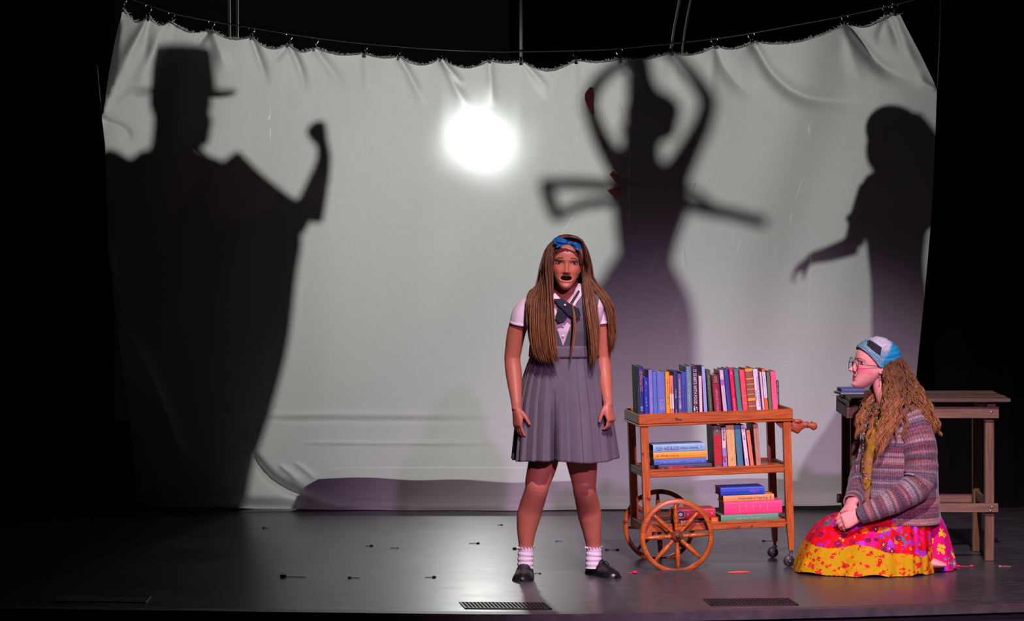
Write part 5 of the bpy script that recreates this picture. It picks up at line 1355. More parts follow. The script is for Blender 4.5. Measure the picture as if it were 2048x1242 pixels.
# waistband and pleated skirt
SK = np.array([(688, 1128, 59, .098, -.030), (702, 1128, 60, .100, -.026), (714, 1128, 61, .102, -.022), (735, 1127, 68, .112, -.016), (760, 1126, 75, .122, -.012), (800, 1126, 83, .138, -.006), (860, 1127, 90, .154, .0), (918, 1128, 95, .168, .0)])
def skirt_rings(y0, y1, m, n, pleat, off):
    R = []
    for yv in np.linspace(y0, y1, m):
        cx, hw, hd, dy = [np.interp(yv, SK[:, 0], SK[:, k]) for k in range(1, 5)]
        c = g(cx, yv, dy); s = (yv - 714) / 204 if yv > 714 else 0
        row = []
        for j in range(n):
            q = 2 * PI * j / n
            u = (26 * j / n) % 1.0
            saw = (u / 0.82 if u < 0.82 else (1 - u) / 0.18) - 0.5
            fronty = max(0.0, -math.sin(q))
            am = pleat * (0.25 + 0.75 * s) * (1 - 0.45 * fronty ** 6)
            bulge = 0.012 * s * math.sin(5 * q + 0.8) + 0.008 * s * math.sin(9 * q)
            gap = -0.075 * min(1.0, max(0.0, s - 0.30) * 1.6) * math.exp(-((c[0] + hw * KG * math.cos(q) - g(1108, yv)[0]) / 0.013) ** 2) * (math.sin(q) < 0)
            r_ = 1 + 0
            a_ = hw * KG + off + am * saw + bulge; b_ = hd + off + am * saw + bulge + gap
            row.append((c[0] + a_ * math.cos(q), c[1] + b_ * math.sin(q), c[2] + (0.004 * math.sin(3 * q + 1) * s)))
        R.append(row)
    return np.array(R)
mb = MB(); mb.rings(skirt_rings(700, 919, 60, 520, 0.015, 0.012), None, False, False); o = mb.build('skirt', pin_m, girl); o.modifiers.new('thick', 'SOLIDIFY').thickness = 0.003
mb = MB(); mb.rings(skirt_rings(690, 713, 6, 120, 0, 0.018), None, False, False); o = mb.build('waistband', pin_m, girl); o.modifiers.new('thick', 'SOLIDIFY').thickness = 0.004
# collar, crossed tie
def plate(pts, name, m, lift=0.02, th=0.004, parent=girl, flat=None, cam=g, yfun=chest_y):
    n = len(pts); fr, bk = [], []
    for px, py in pts:
        dy = (flat if flat is not None else yfun(px, py)) - lift
        p = cam(px, py, dy); fr.append(p); bk.append(p + (0, th, 0))
    mb = MB(); mb.add(fr + bk, [tuple(range(n)), tuple(range(2 * n - 1, n - 1, -1))] + [(i, n + i, n + (i + 1) % n, (i + 1) % n) for i in range(n)])
    return mb.build(name, m, parent, False)
plate([(1133, 614), (1146, 590), (1156, 566), (1163, 568), (1167, 578), (1163, 592), (1150, 610), (1140, 622)], 'collar', blouse_m, 0.030, 0.006)
plate([(1103, 592), (1110, 586), (1122, 598), (1138, 606), (1132, 615), (1116, 606), (1104, 600)], 'collar', blouse_m, 0.030, 0.006)
navy_m = mat('navy_tie', srgb(12, 13, 30), 0.7)
plate([(1122, 606), (1114, 624), (1110, 634), (1117, 646), (1130, 642), (1142, 626), (1138, 612)], 'tie_end', navy_m, 0.034, 0.004)
plate([(1110, 598), (1124, 597), (1140, 607), (1158, 618), (1162, 632), (1150, 640), (1134, 628), (1118, 612)], 'tie_end', navy_m, 0.042, 0.004)
plate([(1140, 605), (1146, 606), (1157, 587), (1160, 582), (1157, 580)], 'neck_ribbon', navy_m, 0.034, 0.003)
plate([(1108, 597), (1118, 601), (1126, 606), (1122, 610), (1108, 602)], 'neck_ribbon', navy_m, 0.040, 0.003)
for px, py, l in ((1130, 610, .046), (1126, 652, .012), (1126, 672, .012)):
    mb = MB(); mb.ball(g(px, py, chest_y(px, py) - l), (0.005, 0.003, 0.005)); mb.build('button', mat('pearl_button', (0.75, 0.72, 0.74), 0.25), girl)
# socks and shoes
sock_m = mat('ribbed_sock', srgb(218, 204, 210), 0.85)
for cx, dy in ((1052, .09), (1188, .19)):
    P = [g(cx + o_, yy, dy) for o_, yy in ((0, 1094), (0, 1104), (-1, 1112), (-1, 1120), (-1, 1128), (-1, 1136))]
    P = resample(np.array(P), 40); r = 0.0335 + 0.0018 * np.sin(np.linspace(0, 26, 40)) * (np.linspace(0, 1, 40) > .12) + 0.002 * np.linspace(0, 1, 40)
    mb = MB(); mb.tube(P, r, 28, caps=False); so = mb.build('sock', sock_m, girl)
    R = []
    for s_, (rr, zz) in enumerate(((.0335, 0), (.0365, .002), (.039, .0))):
        R.append([P[0] + ((rr + .0012 * s_ * math.sin(17 * q)) * math.cos(q), (rr + .0012 * s_ * math.sin(17 * q)) * math.sin(q), zz + .002 * s_ * math.cos(17 * q)) for q in np.linspace(0, 2 * PI, 136, endpoint=False)])
    mb = MB(); mb.rings(R, None, False, False); mb.build('sock_frill', sock_m, so)
shoe_m = mat('black_leather', (0.010, 0.010, 0.011), 0.32, bump=0.3, bscale=60)
def shoe(heel, toe, hs=1.0):
    heel, toe = np.array(heel), np.array(toe); heel[2] = toe[2] = 0
    d = nrm(toe - heel); L_ = np.linalg.norm(toe - heel); sd = np.array([d[1], -d[0], 0])
    st = np.array([(0.0, .018, .030), (.04, .030, .058), (.15, .035, .074), (.32, .035, .080), (.42, .037, .072), (.55, .041, .056), (.72, .045, .044), (.86, .041, .036), (.95, .030, .028), (1.0, .010, .016)])
    P = resample(st, 30); R = []
    for s_, w_, h in P:
        c = heel + d * L_ * s_; row = []
        for q in np.linspace(0, 2 * PI, 28, endpoint=False):
            cz = math.sin(q); z = (h * (0.18 + 0.82 * max(cz, 0) ** 0.75) if cz > 0 else h * 0.18 * (1 + cz) + 0.001)
            row.append(c + sd * w_ * hs * math.cos(q) * (1 - 0.25 * max(cz, 0)) + np.array([0, 0, z]))
        R.append(row)
    mb = MB(); mb.rings(R); o = mb.build('shoe', shoe_m, girl)
    mb = MB(); R2 = [[heel + d * L_ * s_ + sd * (w_ * hs + .002) * x + np.array([0, 0, z]) for x, z in ((-1, .0005), (1, .0005), (1, .008), (-1, .008))] for s_, w_, h in P]
    mb.rings(R2); mb.build('sole', mat('shoe_sole', (0.006, 0.006, 0.006), 0.6), o, False)
    mb = MB(); a = heel + d * L_ * .5; mb.tube([a + sd * .036 + (0, 0, .030), a + sd * .02 + d * .008 + (0, 0, .058), a + d * .012 + (0, 0, .0645), a - sd * .02 + d * .008 + (0, 0, .058), a - sd * .036 + (0, 0, .030)], .0022, 6, sub=5); mb.build('seam', shoe_m, o)
shoe(*FEET[0])
shoe(*FEET[1], 0.95)
# hair, cap plus long locks
hr0, hr1 = srgb(74, 46, 36), srgb(160, 106, 64)
vg, T_ = head_grid(HG, feat=False, rows=70, cols=110)
q = vg.reshape(-1, 3) / HG; sc = np.array([1.09, 1.05, 1.035]); qq = q * sc + np.array([0, -0.02, 0.012])
keep = ((qq[:, 1].reshape(70, 110) < 0.20 + 0.55 * np.clip(T_ - 0.80, 0, 1) * 3) & (T_ > 0.10))
hairline = (T_ > 0.875 - 0.0 * np.abs(q[:, 0].reshape(70, 110)))
keep = (keep | hairline)[:-1]
mb = MB(); mb.rings(xf(HGM, qq * HG).reshape(70, 110, 3), np.array(hr0) * 1.0, False, True, keep=keep)
hcap = mb.build('hair', HAIR, girl, vcol=True)
mb = MB()
gl0 = [g(1128, 472, -.10), g(1101, 492, -.10), g(1090, 525, -.10), g(1080, 570, -.12), g(1068, 605, -.17), g(1066, 655, -.19), g(1072, 700, -.19), g(1084, 724, -.19)]
gl1 = [g(1132, 472, -.16), g(1104, 488, -.17), g(1094, 520, -.19), g(1092, 560, -.21), g(1086, 615, -.21), g(1088, 665, -.215), g(1093, 700, -.21), g(1102, 730, -.21)]
gl2 = [g(1134, 474, -.20), g(1109, 488, -.235), g(1098, 520, -.25), g(1099, 560, -.24), g(1103, 615, -.235), g(1106, 665, -.23), g(1110, 700, -.22), g(1121, 730, -.215)]
locks(mb, [gl0, gl1, gl2], 800, .0011, .0027, (hr0, hr1), .006, seed=1, seg=18, nside=4)
glb = [g(1126, 472, -.05), g(1094, 500, -.04), g(1086, 540, -.03), g(1075, 575, -.04), g(1058, 590, -.10), g(1058, 640, -.14), g(1066, 690, -.15), g(1072, 712, -.15)]
locks(mb, [glb, gl0], 230, .0011, .0027, (hr0, hr1), .005, seed=2, seg=18, nside=4)
gr0 = [g(1137, 472, -.18), g(1158, 482, -.20), g(1170, 508, -.16), g(1172, 555, -.13), g(1176, 600, -.18), g(1183, 650, -.19), g(1188, 700, -.19), g(1184, 740, -.18)]
gr1 = [g(1139, 472, -.12), g(1164, 488, -.11), g(1174, 525, -.09), g(1179, 560, -.08), g(1200, 588, -.12), g(1216, 615, -.12), g(1223, 660, -.10), g(1221, 705, -.09)]
gr2 = [g(1141, 473, -.06), g(1167, 492, -.05), g(1177, 530, -.04), g(1184, 562, -.03), g(1208, 588, -.06), g(1224, 618, -.05), g(1227, 665, -.04), g(1224, 712, -.04)]
locks(mb, [gr0], 90, .001, .0024, (hr0, hr1), .007, seed=3, seg=18, nside=4)
gm = [g(1138, 472, -.15), g(1161, 484, -.15), g(1171, 515, -.12), g(1175, 558, -.10), g(1186, 592, -.15), g(1193, 630, -.17), g(1196, 670, -.16), g(1192, 715, -.15)]
locks(mb, [gr0, gm], 150, .001, .0024, (hr0, hr1), .004, seed=4, seg=18, nside=4)
locks(mb, [gr1, gr2], 400, .0011, .0027, (hr0, hr1), .005, seed=5, seg=18, nside=4)
gbk = [g(1134, 472, -.02), g(1100, 500, .0), g(1094, 540, .02), g(1090, 580, .03), g(1092, 640, .05), g(1100, 690, .06)]
gbk2 = [g(1138, 472, -.02), g(1170, 500, .0), g(1178, 540, .02), g(1182, 580, .03), g(1180, 640, .05), g(1172, 690, .06)]
locks(mb, [gbk, [g(1136, 470, 0), g(1136, 490, .05), g(1136, 540, .06), g(1136, 580, .06), g(1136, 640, .08), g(1136, 690, .08)], gbk2], 260, .0025, .005, (hr0, hr1), .005, seed=6, nside=5)
locks(mb, [[g(1144, 606, -.20), g(1149, 640, -.21), g(1147, 680, -.2), g(1140, 725, -.19)]], 3, .0025, .0035, (srgb(150, 100, 60), hr1), .002, seed=7)
# top of the head: strands combed from the parting
for sgn, base in ((-1, 1), (1, 2)):
    A = []
    for dyy in (-.235, -.20, -.14, -.08, -.03):
        A.append([g(1136, 470.5 + max(0, (abs(dyy + .13) - .05)) * 60, dyy), g(1136 + sgn * 14, 473 + max(0, (abs(dyy + .13) - .05)) * 60, dyy), g(1136 + sgn * 28, 484, dyy * .9 - .01), g(1136 + sgn * 36, 506, dyy * .75 - .03), g(1136 + sgn * 39, 535, dyy * .55 - .05)])
    locks(mb, A, 320, .001, .0025, (hr0, srgb(104, 66, 46)), .002, seed=10 + base, lenjit=0.05)
for sgn in (-1, 1):                       # hairline swept from the parting down both sides of the face
    hx = lambda x, t_, lift=0.012: xf(HGM, np.array([x * HG * (-sgn), face_y(HG, 'open', x, t_) + lift, (t_ - 0.5) * HG]))
    A = [[hx(.01, .905), hx(.09, .875), hx(.17, .80), hx(.225, .70), hx(.25, .58, .012), hx(.262, .46, .012)],
         [hx(.01, .935), hx(.10, .91), hx(.19, .83), hx(.245, .71), hx(.27, .58, .010), hx(.28, .46, .010)]]
    locks(mb, A, 110, .001, .0022, (hr0, srgb(96, 60, 42)), .0015, seed=30 + sgn, lenjit=0.03)
mb.build('hair_locks', HAIR, hcap, vcol=True)
bow_m = mat('blue_ribbon', srgb(0, 96, 172), 0.4)
def band(pts, hw, name, m=bow_m, parent=girl, th=.0014):
    P = resample(np.array(pts), 24); mb = MB()
    T = np.gradient(P, axis=0); nn = np.stack([-T[:, 2], 0 * T[:, 0], T[:, 0]], 1); nn /= np.maximum(np.linalg.norm(nn, axis=1, keepdims=True), 1e-9)
    h_ = resample(np.array(hw, float), 24)[:, None]; b_ = np.array([0, th, 0])
    mb.rings(np.stack([P + nn * h_ - b_, P - nn * h_ - b_, P - nn * h_ + b_, P + nn * h_ + b_], 1)); return mb.build(name, m, parent, False)
d_ = -.274
bo = band([g(1138, 486, d_), g(1128, 482, d_ - .01), g(1112, 479, d_), g(1116, 485, d_ + .006), g(1136, 487, d_ + .004)], [.004, .009, .010, .008, .004], 'hair_bow')
band([g(1138, 487, d_), g(1150, 487, d_ - .01), g(1159, 491, d_), g(1158, 499, d_ + .005), g(1148, 493, d_ + .006), g(1139, 488, d_)], [.004, .006, .005, .005, .005, .003], 'bow_loop', parent=bo)
band([g(1137, 487, d_ + .002), g(1126, 489, d_), g(1113, 494, d_ + .004)], [.004, .005, .004], 'bow_tail', parent=bo)
mb = MB(); mb.ball(g(1138, 487, d_ - .006), (.007, .005, .006)); mb.build('bow_knot', bow_m, bo)
mb = MB(); mb.tube([g(1163, 541, -.19), g(1159, 546, -.22), g(1155, 549, -.235)], .0015, 6, sub=4); mb.ball(g(1155, 549, -.237), .003); mb.build('headset_mic', mat('mic_tan', srgb(90, 60, 60), 0.5), girl)
# ------------------------------------------------------------------ the kneeling girl
dK = 14.95
def k_(px, py, dy=0.0): return W(px, py, dK + dy)
KK = dK / F_PX
kb = FL(1780, 1130)
kneel = thing('person', 'girl kneeling in a colourful skirt and knitted cardigan with round glasses', 'person', kb)
skin_k = srgb(232, 160, 150)
HK = 0.226
HKM = frame((-0.955, -0.23, 0.13), (0.10, 0, 1), k_(1749, 729, 0.0))
mb = MB()
add_head(mb, HKM, HK, 'closed')
limb(mb, [k_(1764, 752, .0), k_(1768, 780, .0), k_(1782, 815, .0), k_(1795, 835, .0)], [.045, .046, .052, .06], ref=(1, 0, 0))
mb.tube([k_(1792, 815), k_(1794, 835), k_(1798, 870), k_(1800, 930), k_(1805, 1000), k_(1808, 1045)], [(.05, .07), (.075, .155), (.10, .16), (.105, .145), (.11, .14), (.12, .17)], 24, ref=(1, 0, 0), sub=5)
limb(mb, [k_(1820, 838, -.14), k_(1838, 880, -.17), k_(1848, 955, -.18), k_(1800, 995, -.23), k_(1735, 1024, -.25), k_(1718, 1031, -.25)], [.05, .046, .042, .037, .027, .024])
limb(mb, [k_(1790, 838, .14), k_(1755, 900, .16), k_(1732, 955, .08), k_(1712, 990, -.05), k_(1701, 1010, -.14)], [.05, .046, .042, .034, .024])
add_hand(mb, k_(1722, 1029, -.25), k_(1672, 1050, -.24) - k_(1722, 1029, -.25), (0.15, -0.25, 1), (-0.2, 0.9, -0.35), (.55, .6, .65, .7), 0.92, tcurl=0.4)
add_hand(mb, k_(1703, 1008, -.15), k_(1676, 1046, -.22) - k_(1703, 1008, -.15), (0.5, -0.6, 0.5), (0.6, 0.4, -0.7), (.45, .5, .5, .5), 0.92, tcurl=0.3)
for dy in (-.09, .09):                                            # folded legs under the skirt
    limb(mb, [k_(1808, 1060, dy), k_(1740, 1075, dy), k_(1655, 1100, dy), k_(1640, 1108, dy)], [.09, .085, .068, .05], ref=(0, 0, 1))
    limb(mb, [k_(1650, 1112, dy * 1.4), k_(1720, 1118, dy * 1.5), k_(1800, 1124, dy * 1.3), k_(1842, 1125, dy * 1.3)], [.055, .05, .042, .032], ref=(0, 0, 1))
    mb.tube([k_(1838, 1122, dy * 1.3), k_(1856, 1124, dy * 1.3), k_(1878, 1128, dy * 1.3), k_(1892, 1130, dy * 1.3)], [(.028, .030), (.026, .036), (.016, .040), (.008, .03)], 14, ref=(0, 0, 1), sub=3)
v, f = fuse(mb, 0.0034, 2)
v[:, 2] = np.maximum(v[:, 2], 0.004)
c = head_colors(v, HKM, HK, skin_k, srgb(214, 30, 80), srgb(246, 60, 120), 'closed', 0.75)
b = MB(); b.add(v, f, c); b.build('body', SKIN, kneel, vcol=True)
face_bits(HKM, HK, 'closed', kneel, (70, 80, 90), (150, 95, 80), brow_tilt=0.006)
# glasses
rim_m = mat('glasses_rim', srgb(70, 45, 52), 0.3, metal=0.6)
gx, gt = 0.150, 0.475
gl = MB(); a = np.linspace(0, 2 * PI, 33)
glasses = None
lens_g = bpy.data.materials.new('glasses_lens'); lens_g.use_nodes = True
nt = lens_g.node_tree; nt.nodes.remove(nt.nodes['Principled BSDF']); a1 = nt.nodes.new('ShaderNodeBsdfTransparent'); a2 = nt.nodes.new('ShaderNodeBsdfGlossy'); a2.inputs['Roughness'].default_value = 0.05; a1.inputs['Color'].default_value = (.93, .9, .92, 1)
ms = nt.nodes.new('ShaderNodeMixShader'); ms.inputs[0].default_value = 0.06; nt.links.new(a1.outputs[0], ms.inputs[1]); nt.links.new(a2.outputs[0], ms.inputs[2]); nt.links.new(ms.outputs[0], nt.nodes['Material Output'].inputs['Surface'])
yG = 0.455
for sx in (-1, 1):
    P = [xf(HKM, np.array([sx * gx + 0.128 * math.cos(q), yG - 0.08 * abs(sx * gx + 0.128 * math.cos(q)), gt - 0.5 - 0.03 + 0.135 * math.sin(q)]) * HK) for q in a]
    mb = MB(); mb.tube(P, .0017, 6, ref=np.array(HKM)[:3, 1]); o = mb.build('glasses_rim' if glasses else 'glasses', rim_m, glasses or kneel)
    if glasses is None: glasses = o
    mb = MB(); mb.add(P[:-1], [tuple(range(32))]); mb.build('lens', lens_g, glasses, False)
    P = [np.array([sx * .262, yG - .03, gt - 0.5 + .01]), np.array([sx * .335, .30, gt - 0.5 + .005]), np.array([sx * .350, .05, gt - 0.5 + .01]), np.array([sx * .345, -.06, gt - 0.5 - .02])]
    mb = MB(); mb.tube([xf(HKM, p * HK) for p in P], .0015, 6, sub=5); mb.build('temple', rim_m, glasses)
mb = MB(); mb.tube([xf(HKM, np.array(p) * HK) for p in ((-.045, yG, gt - .5), (0, yG + .015, gt - .5 + .02), (.045, yG, gt - .5))], .0015, 6, sub=4); mb.build('bridge', rim_m, glasses)
# head scarf
rows_, cols_ = 130, 260
vg, T_ = head_grid(HK, feat=False, rows=rows_, cols=cols_)
q = vg.reshape(-1, 3) / HK
qq = q * np.array([1.13, 1.10, 1.06]) + np.array([0, -0.015, 0.02])
line = lambda y: 0.47 + 0.86 * np.clip(y, -0.02, 1) + 0.10 * np.clip(-y - 0.1, 0, 1)
yv = qq[:, 1].reshape(rows_, cols_); xv = qq[:, 0].reshape(rows_, cols_); tv = qq[:, 2].reshape(rows_, cols_) + 0.5
ab = tv - line(yv)
fold = 0.010 * np.sin(ab * 95 + 3 * np.sin(yv * 9)) * np.exp(-np.clip(ab, 0, 1) / 0.13) + 0.006 * np.sin(ab * 60 + yv * 12)
nr = qq / np.linalg.norm(qq, axis=1, keepdims=True)
qq2 = qq + nr * fold.reshape(-1, 1)
keep = (ab > 0)[:-1]
cg, ct, cw2 = np.array(srgb(112, 156, 168)), np.array(srgb(0, 140, 186)), np.array(srgb(186, 184, 196))
mx1 = sstep(0.02, -0.10, yv + 0.10 * (tv - 0.6) * 4 * 0 - 0.05 + 0.35 * (tv - 0.72)) if False else sstep(-0.02, 0.06, -(yv + 0.03) - 0.45 * (tv - 0.62))
mx2 = sstep(0.28, 0.42, ab) * (1 - mx1)
cc = cg[None, None] * (1 - mx1[..., None]) + ct * mx1[..., None]
cc = cc * (1 - mx2[..., None]) + cw2 * mx2[..., None]
scarf_m = mat('scarf_cotton', vcol=True, rough=0.85, noise=0.35, nscale=140, bump=0.3, bscale=160)
g3 = qq2.reshape(rows_, cols_, 3); n3 = 110
sg = np.zeros((n3, cols_, 3)); sc3 = np.zeros((n3, cols_, 3))
for j in range(cols_):                               # every column starts on the scarf's edge line
    a_ = ab[:, j]; st = int(np.max(np.nonzero(a_ < 0)[0])) if (a_ < 0).any() else 0
    xq = np.linspace(0, a_[-1], n3); aa = a_[st:]
    for d3 in range(3):
        sg[:, j, d3] = np.interp(xq, aa, g3[st:, j, d3]); sc3[:, j, d3] = np.interp(xq, aa, cc[st:, j, d3])
sw = xf(HKM, sg.reshape(-1, 3) * HK); spx = 1024 + sw[:, 0] * F_PX / (sw[:, 1] + 15); spy = HORIZON + (CAM_H - sw[:, 2]) * F_PX / (sw[:, 1] + 15)
near = sg.reshape(-1, 3)[:, 0] * (np.array(HKM)[:3, 0][1]) < 0
def inside(poly):                                    # printed dark block on the side of the scarf
    r_ = np.ones(len(spx), bool)
    for (ax_, ay_), (bx_, by_) in zip(poly, poly[1:] + poly[:1]): r_ &= ((bx_ - ax_) * (spy - ay_) - (by_ - ay_) * (spx - ax_)) > 0
    return r_ & near
sc3 = sc3.reshape(-1, 3); sc3[inside([(1735, 683), (1740, 681), (1763, 696), (1760, 711), (1735, 693)])] = srgb(26, 22, 36); sc3 = sc3.reshape(n3, cols_, 3)
mb = MB(); mb.rings(sw.reshape(n3, cols_, 3), sc3, False, True)
sc_o = mb.build('head_scarf', scarf_m, kneel, vcol=True); sc_o.modifiers.new('thick', 'SOLIDIFY').thickness = 0.003
sidex = -1 if (np.array(HKM)[:3, 0][1] > 0) else 1
# earring
p = xf(HKM, np.array([sidex * 0.345, -0.02, -0.20]) * HK)
mb = MB(); mb.tube([p, p + (0, 0, -.012)], .0012, 6); mb.ball(p + (0, 0, -.016), (.004, .004, .006)); mb.build('earring', mat('silver', (0.7, 0.7, 0.72), 0.2, metal=1.0), kneel)

# cardigan, knitted in uneven stripes
pal = [srgb(*[0.68 * x_ + 0.32 * (sum(c_) / 3 + 8) for x_ in c_]) for c_ in ((132, 62, 82), (114, 94, 104), (168, 92, 92), (104, 66, 84), (152, 130, 132), (186, 120, 104), (110, 60, 76), (98, 86, 102), (142, 74, 84), (160, 132, 132), (128, 76, 86))]
gk = np.random.default_rng(5)
def knit_colors(L_, shape, step=0.0115, seed=0):
    """stripe colours by distance along the knit"""
    g_ = np.random.default_rng(seed)
    seq = np.array([pal[i] for i in g_.integers(0, len(pal), 80)])
    x = L_ / step; i = np.clip(np.floor(x).astype(int), 0, 78); fr = sstep(0.25, 0.75, x - i)[:, None]
    base = seq[i] * (1 - fr) + seq[i + 1] * fr
    c = np.repeat(base[:, None, :], shape[1], 1)
    j = np.arange(shape[1])
    n1 = g_.normal(1, 0.16, shape)[..., None]
    n2 = g_.normal(0, 0.02, (*shape, 3))
    rib = (1 - 0.38 * ((j % 3) == 0))[None, :, None]
    row = (1 - 0.30 * ((np.arange(shape[0]) % 3) == 0))[:, None, None]
    return np.clip(c * n1 * rib * row + n2, 0.004, 1) * 1.15
knit_m = mat('chunky_knit', vcol=True, rough=0.95, spec=0.15, sheen=0.15, noise=0.3, nscale=260, bump=0.3, bscale=420)
TK = np.array([(798, 1768, 1812, .060), (806, 1758, 1830, .095), (822, 1750, 1848, .150), (845, 1742, 1861, .180), (880, 1726, 1868, .190), (930, 1716, 1872, .185), (980, 1714, 1875, .185), (1012, 1717, 1878, .188), (1036, 1724, 1880, .192)])
def card_rings(y0, y1, m, n, off=0.0, shrink=1.0):
    R = []
    for yv in np.linspace(y0, y1, m):
        xl, xr, hy = [np.interp(yv, TK[:, 0], TK[:, i]) for i in (1, 2, 3)]
        c = k_((xl + xr) / 2, yv, 0); hx = (xr - xl) / 2 * KK * shrink + off
        row = []
        for j in range(n):
            q = 2 * PI * j / n
            w_ = 1 + 0.018 * math.sin(6 * q + yv * .03) * sstep(860, 1000, yv) + 0.012 * math.sin(11 * q + 1)
            sag = 0.020 * math.sin(q - 0.6) * sstep(960, 1036, yv)
            row.append((c[0] + hx * math.cos(q) * w_, c[1] + (hy * shrink + off) * math.sin(q) * w_, c[2] - 0.0 + sag))
        R.append(row)
    return np.array(R)
m_, n_ = 132, 336
R = card_rings(800, 1036, m_, n_)
keep = np.ones((m_ - 1, n_), bool)
for i in range(m_ - 1):
    yv = 800 + 236 * i / (m_ - 1)
    a0 = np.interp(yv, [800, 850, 900, 1000, 1036], [PI - .9, PI - .5, PI - .15, PI - .10, PI - .3]); a1 = np.interp(yv, [800, 850, 900, 960, 1036], [PI + 1.0, PI + .9, PI + .85, PI + .80, PI + .70])
    for j in range(n_):
        q = 2 * PI * (j + .5) / n_
        if a0 < q < a1: keep[i, j] = False
L_ = np.linspace(0, 236 * KK, m_)
mb = MB(); mb.rings(R, knit_colors(L_, (m_, n_), seed=1), False, False, keep=keep)
card = mb.build('cardigan', knit_m, kneel, vcol=True); card.modifiers.new('thick', 'SOLIDIFY').thickness = 0.006
def ksleeve(pts, rad, seed, n=110, m=150):
    P = resample(np.array(pts), m); r = resample(np.array(rad, float), m)
    RR = tube_rings(P, r, n, ref=(0, 1, 0)); LL = np.concatenate([[0], np.cumsum(np.linalg.norm(np.diff(P, axis=0), axis=1))])
    q = np.linspace(0, 2 * PI, n, endpoint=False)[None]
    w_ = 1 + 0.05 * np.sin(LL[:, None] * 120 + 1.5 * np.sin(q)) * np.exp(-((LL[:, None] - 0.30) / 0.08) ** 2) + 0.02 * np.sin(LL[:, None] * 60 + 2 * q)
    RR = P[:, None] + (RR - P[:, None]) * w_[..., None]
    mb = MB(); mb.rings(RR, knit_colors(LL, (m, n), seed=seed), False, False)
    o = mb.build('cardigan_sleeve', knit_m, card, vcol=True); o.modifiers.new('thick', 'SOLIDIFY').thickness = 0.006
ksleeve([k_(1808, 826, -.10), k_(1822, 842, -.125), k_(1836, 880, -.165), k_(1842, 925, -.19), k_(1838, 965, -.205), k_(1806, 992, -.24), k_(1765, 1012, -.26), k_(1730, 1027, -.255), k_(1719, 1032, -.25)], [.050, .068, .076, .074, .070, .060, .052, .042, .038], 2)
ksleeve([k_(1785, 828, .11), k_(1768, 850, .14), k_(1750, 890, .16), k_(1732, 935, .14), k_(1722, 965, .06), k_(1712, 990, -.05), k_(1703, 1006, -.13)], [.055, .066, .068, .062, .058, .046, .038], 3, 90, 120)

# floral prints
def floral(name, base, petals, scale, amount=0.32, small=None, rough=0.8):
    m = bpy.data.materials.new(name); m.use_nodes = True
    N, L = m.node_tree.nodes, m.node_tree.links
    p = N['Principled BSDF']; p.inputs['Roughness'].default_value = rough; p.inputs['Specular IOR Level'].default_value = 0.2
    tc = N.new('ShaderNodeTexCoord')
    nz = N.new('ShaderNodeTexNoise'); nz.inputs['Scale'].default_value = 55; L.new(tc.outputs['Object'], nz.inputs['Vector'])
    va = N.new('ShaderNodeVectorMath'); va.operation = 'MULTIPLY_ADD'; L.new(nz.outputs['Color'], va.inputs[0]); va.inputs[1].default_value = (.012, .012, .012); L.new(tc.outputs['Object'], va.inputs[2])
    src = None
    layers = [(scale, amount, petals)] + ([small] if small else [])
    col = N.new('ShaderNodeRGB'); col.outputs[0].default_value = (*base, 1); src = col.outputs[0]
    for sc_, am, pal_ in layers:
        v1 = N.new('ShaderNodeTexVoronoi'); v1.inputs['Scale'].default_value = sc_; v1.inputs['Randomness'].default_value = 0.85; L.new(va.outputs[0], v1.inputs['Vector'])
        # petals: finer cells inside each flower
        v2 = N.new('ShaderNodeTexVoronoi'); v2.inputs['Scale'].default_value = sc_ * 3.4; L.new(va.outputs[0], v2.inputs['Vector'])
        sm = N.new('ShaderNodeMath'); sm.operation = 'MULTIPLY_ADD'; L.new(v2.outputs['Distance'], sm.inputs[0]); sm.inputs[1].default_value = 0.42; L.new(v1.outputs['Distance'], sm.inputs[2])
        sp = N.new('ShaderNodeSeparateColor'); L.new(v1.outputs['Color'], sp.inputs[0])
        cr = N.new('ShaderNodeValToRGB'); cr.color_ramp.interpolation = 'CONSTANT'; e = cr.color_ramp.elements
        e[0].color = (*pal_[0], 1); e[0].position = 0; e[1].position = 1.0 / len(pal_); e[1].color = (*pal_[1], 1)
        for i in range(2, len(pal_)): x = e.new(i / len(pal_)); x.color = (*pal_[i], 1)
        L.new(sp.outputs[0], cr.inputs['Fac'])
        for thr, colr in ((am * 1.35, cr.outputs[0]), (am * 0.62, None)):
            lt = N.new('ShaderNodeMath'); lt.operation = 'LESS_THAN'; L.new(sm.outputs[0], lt.inputs[0]); lt.inputs[1].default_value = thr
            x = N.new('ShaderNodeMix'); x.data_type = 'RGBA'; L.new(lt.outputs[0], x.inputs['Factor']); L.new(src, x.inputs['A'])
            if colr is not None: L.new(colr, x.inputs['B'])
            else:
                c2 = N.new('ShaderNodeValToRGB'); c2.color_ramp.interpolation = 'CONSTANT'; e2 = c2.color_ramp.elements
                e2[0].color = (*srgb(250, 190, 40), 1); e2[1].position = 0.5; e2[1].color = (*srgb(240, 30, 140), 1); L.new(sp.outputs[1], c2.inputs['Fac']); L.new(c2.outputs[0], x.inputs['B'])
            src = x.outputs['Result']
    L.new(src, p.inputs['Base Color'])
    return m
fl_red = floral('floral_red', srgb(208, 4, 20), [srgb(70, 120, 140), srgb(226, 10, 120), srgb(178, 60, 200), srgb(226, 6, 24), srgb(70, 110, 90), srgb(160, 50, 170)], 14, 0.50, (30, 0.50, [srgb(226, 6, 24), srgb(214, 4, 60), srgb(238, 120, 16), srgb(160, 40, 160), srgb(226, 6, 24), srgb(110, 20, 70)]))
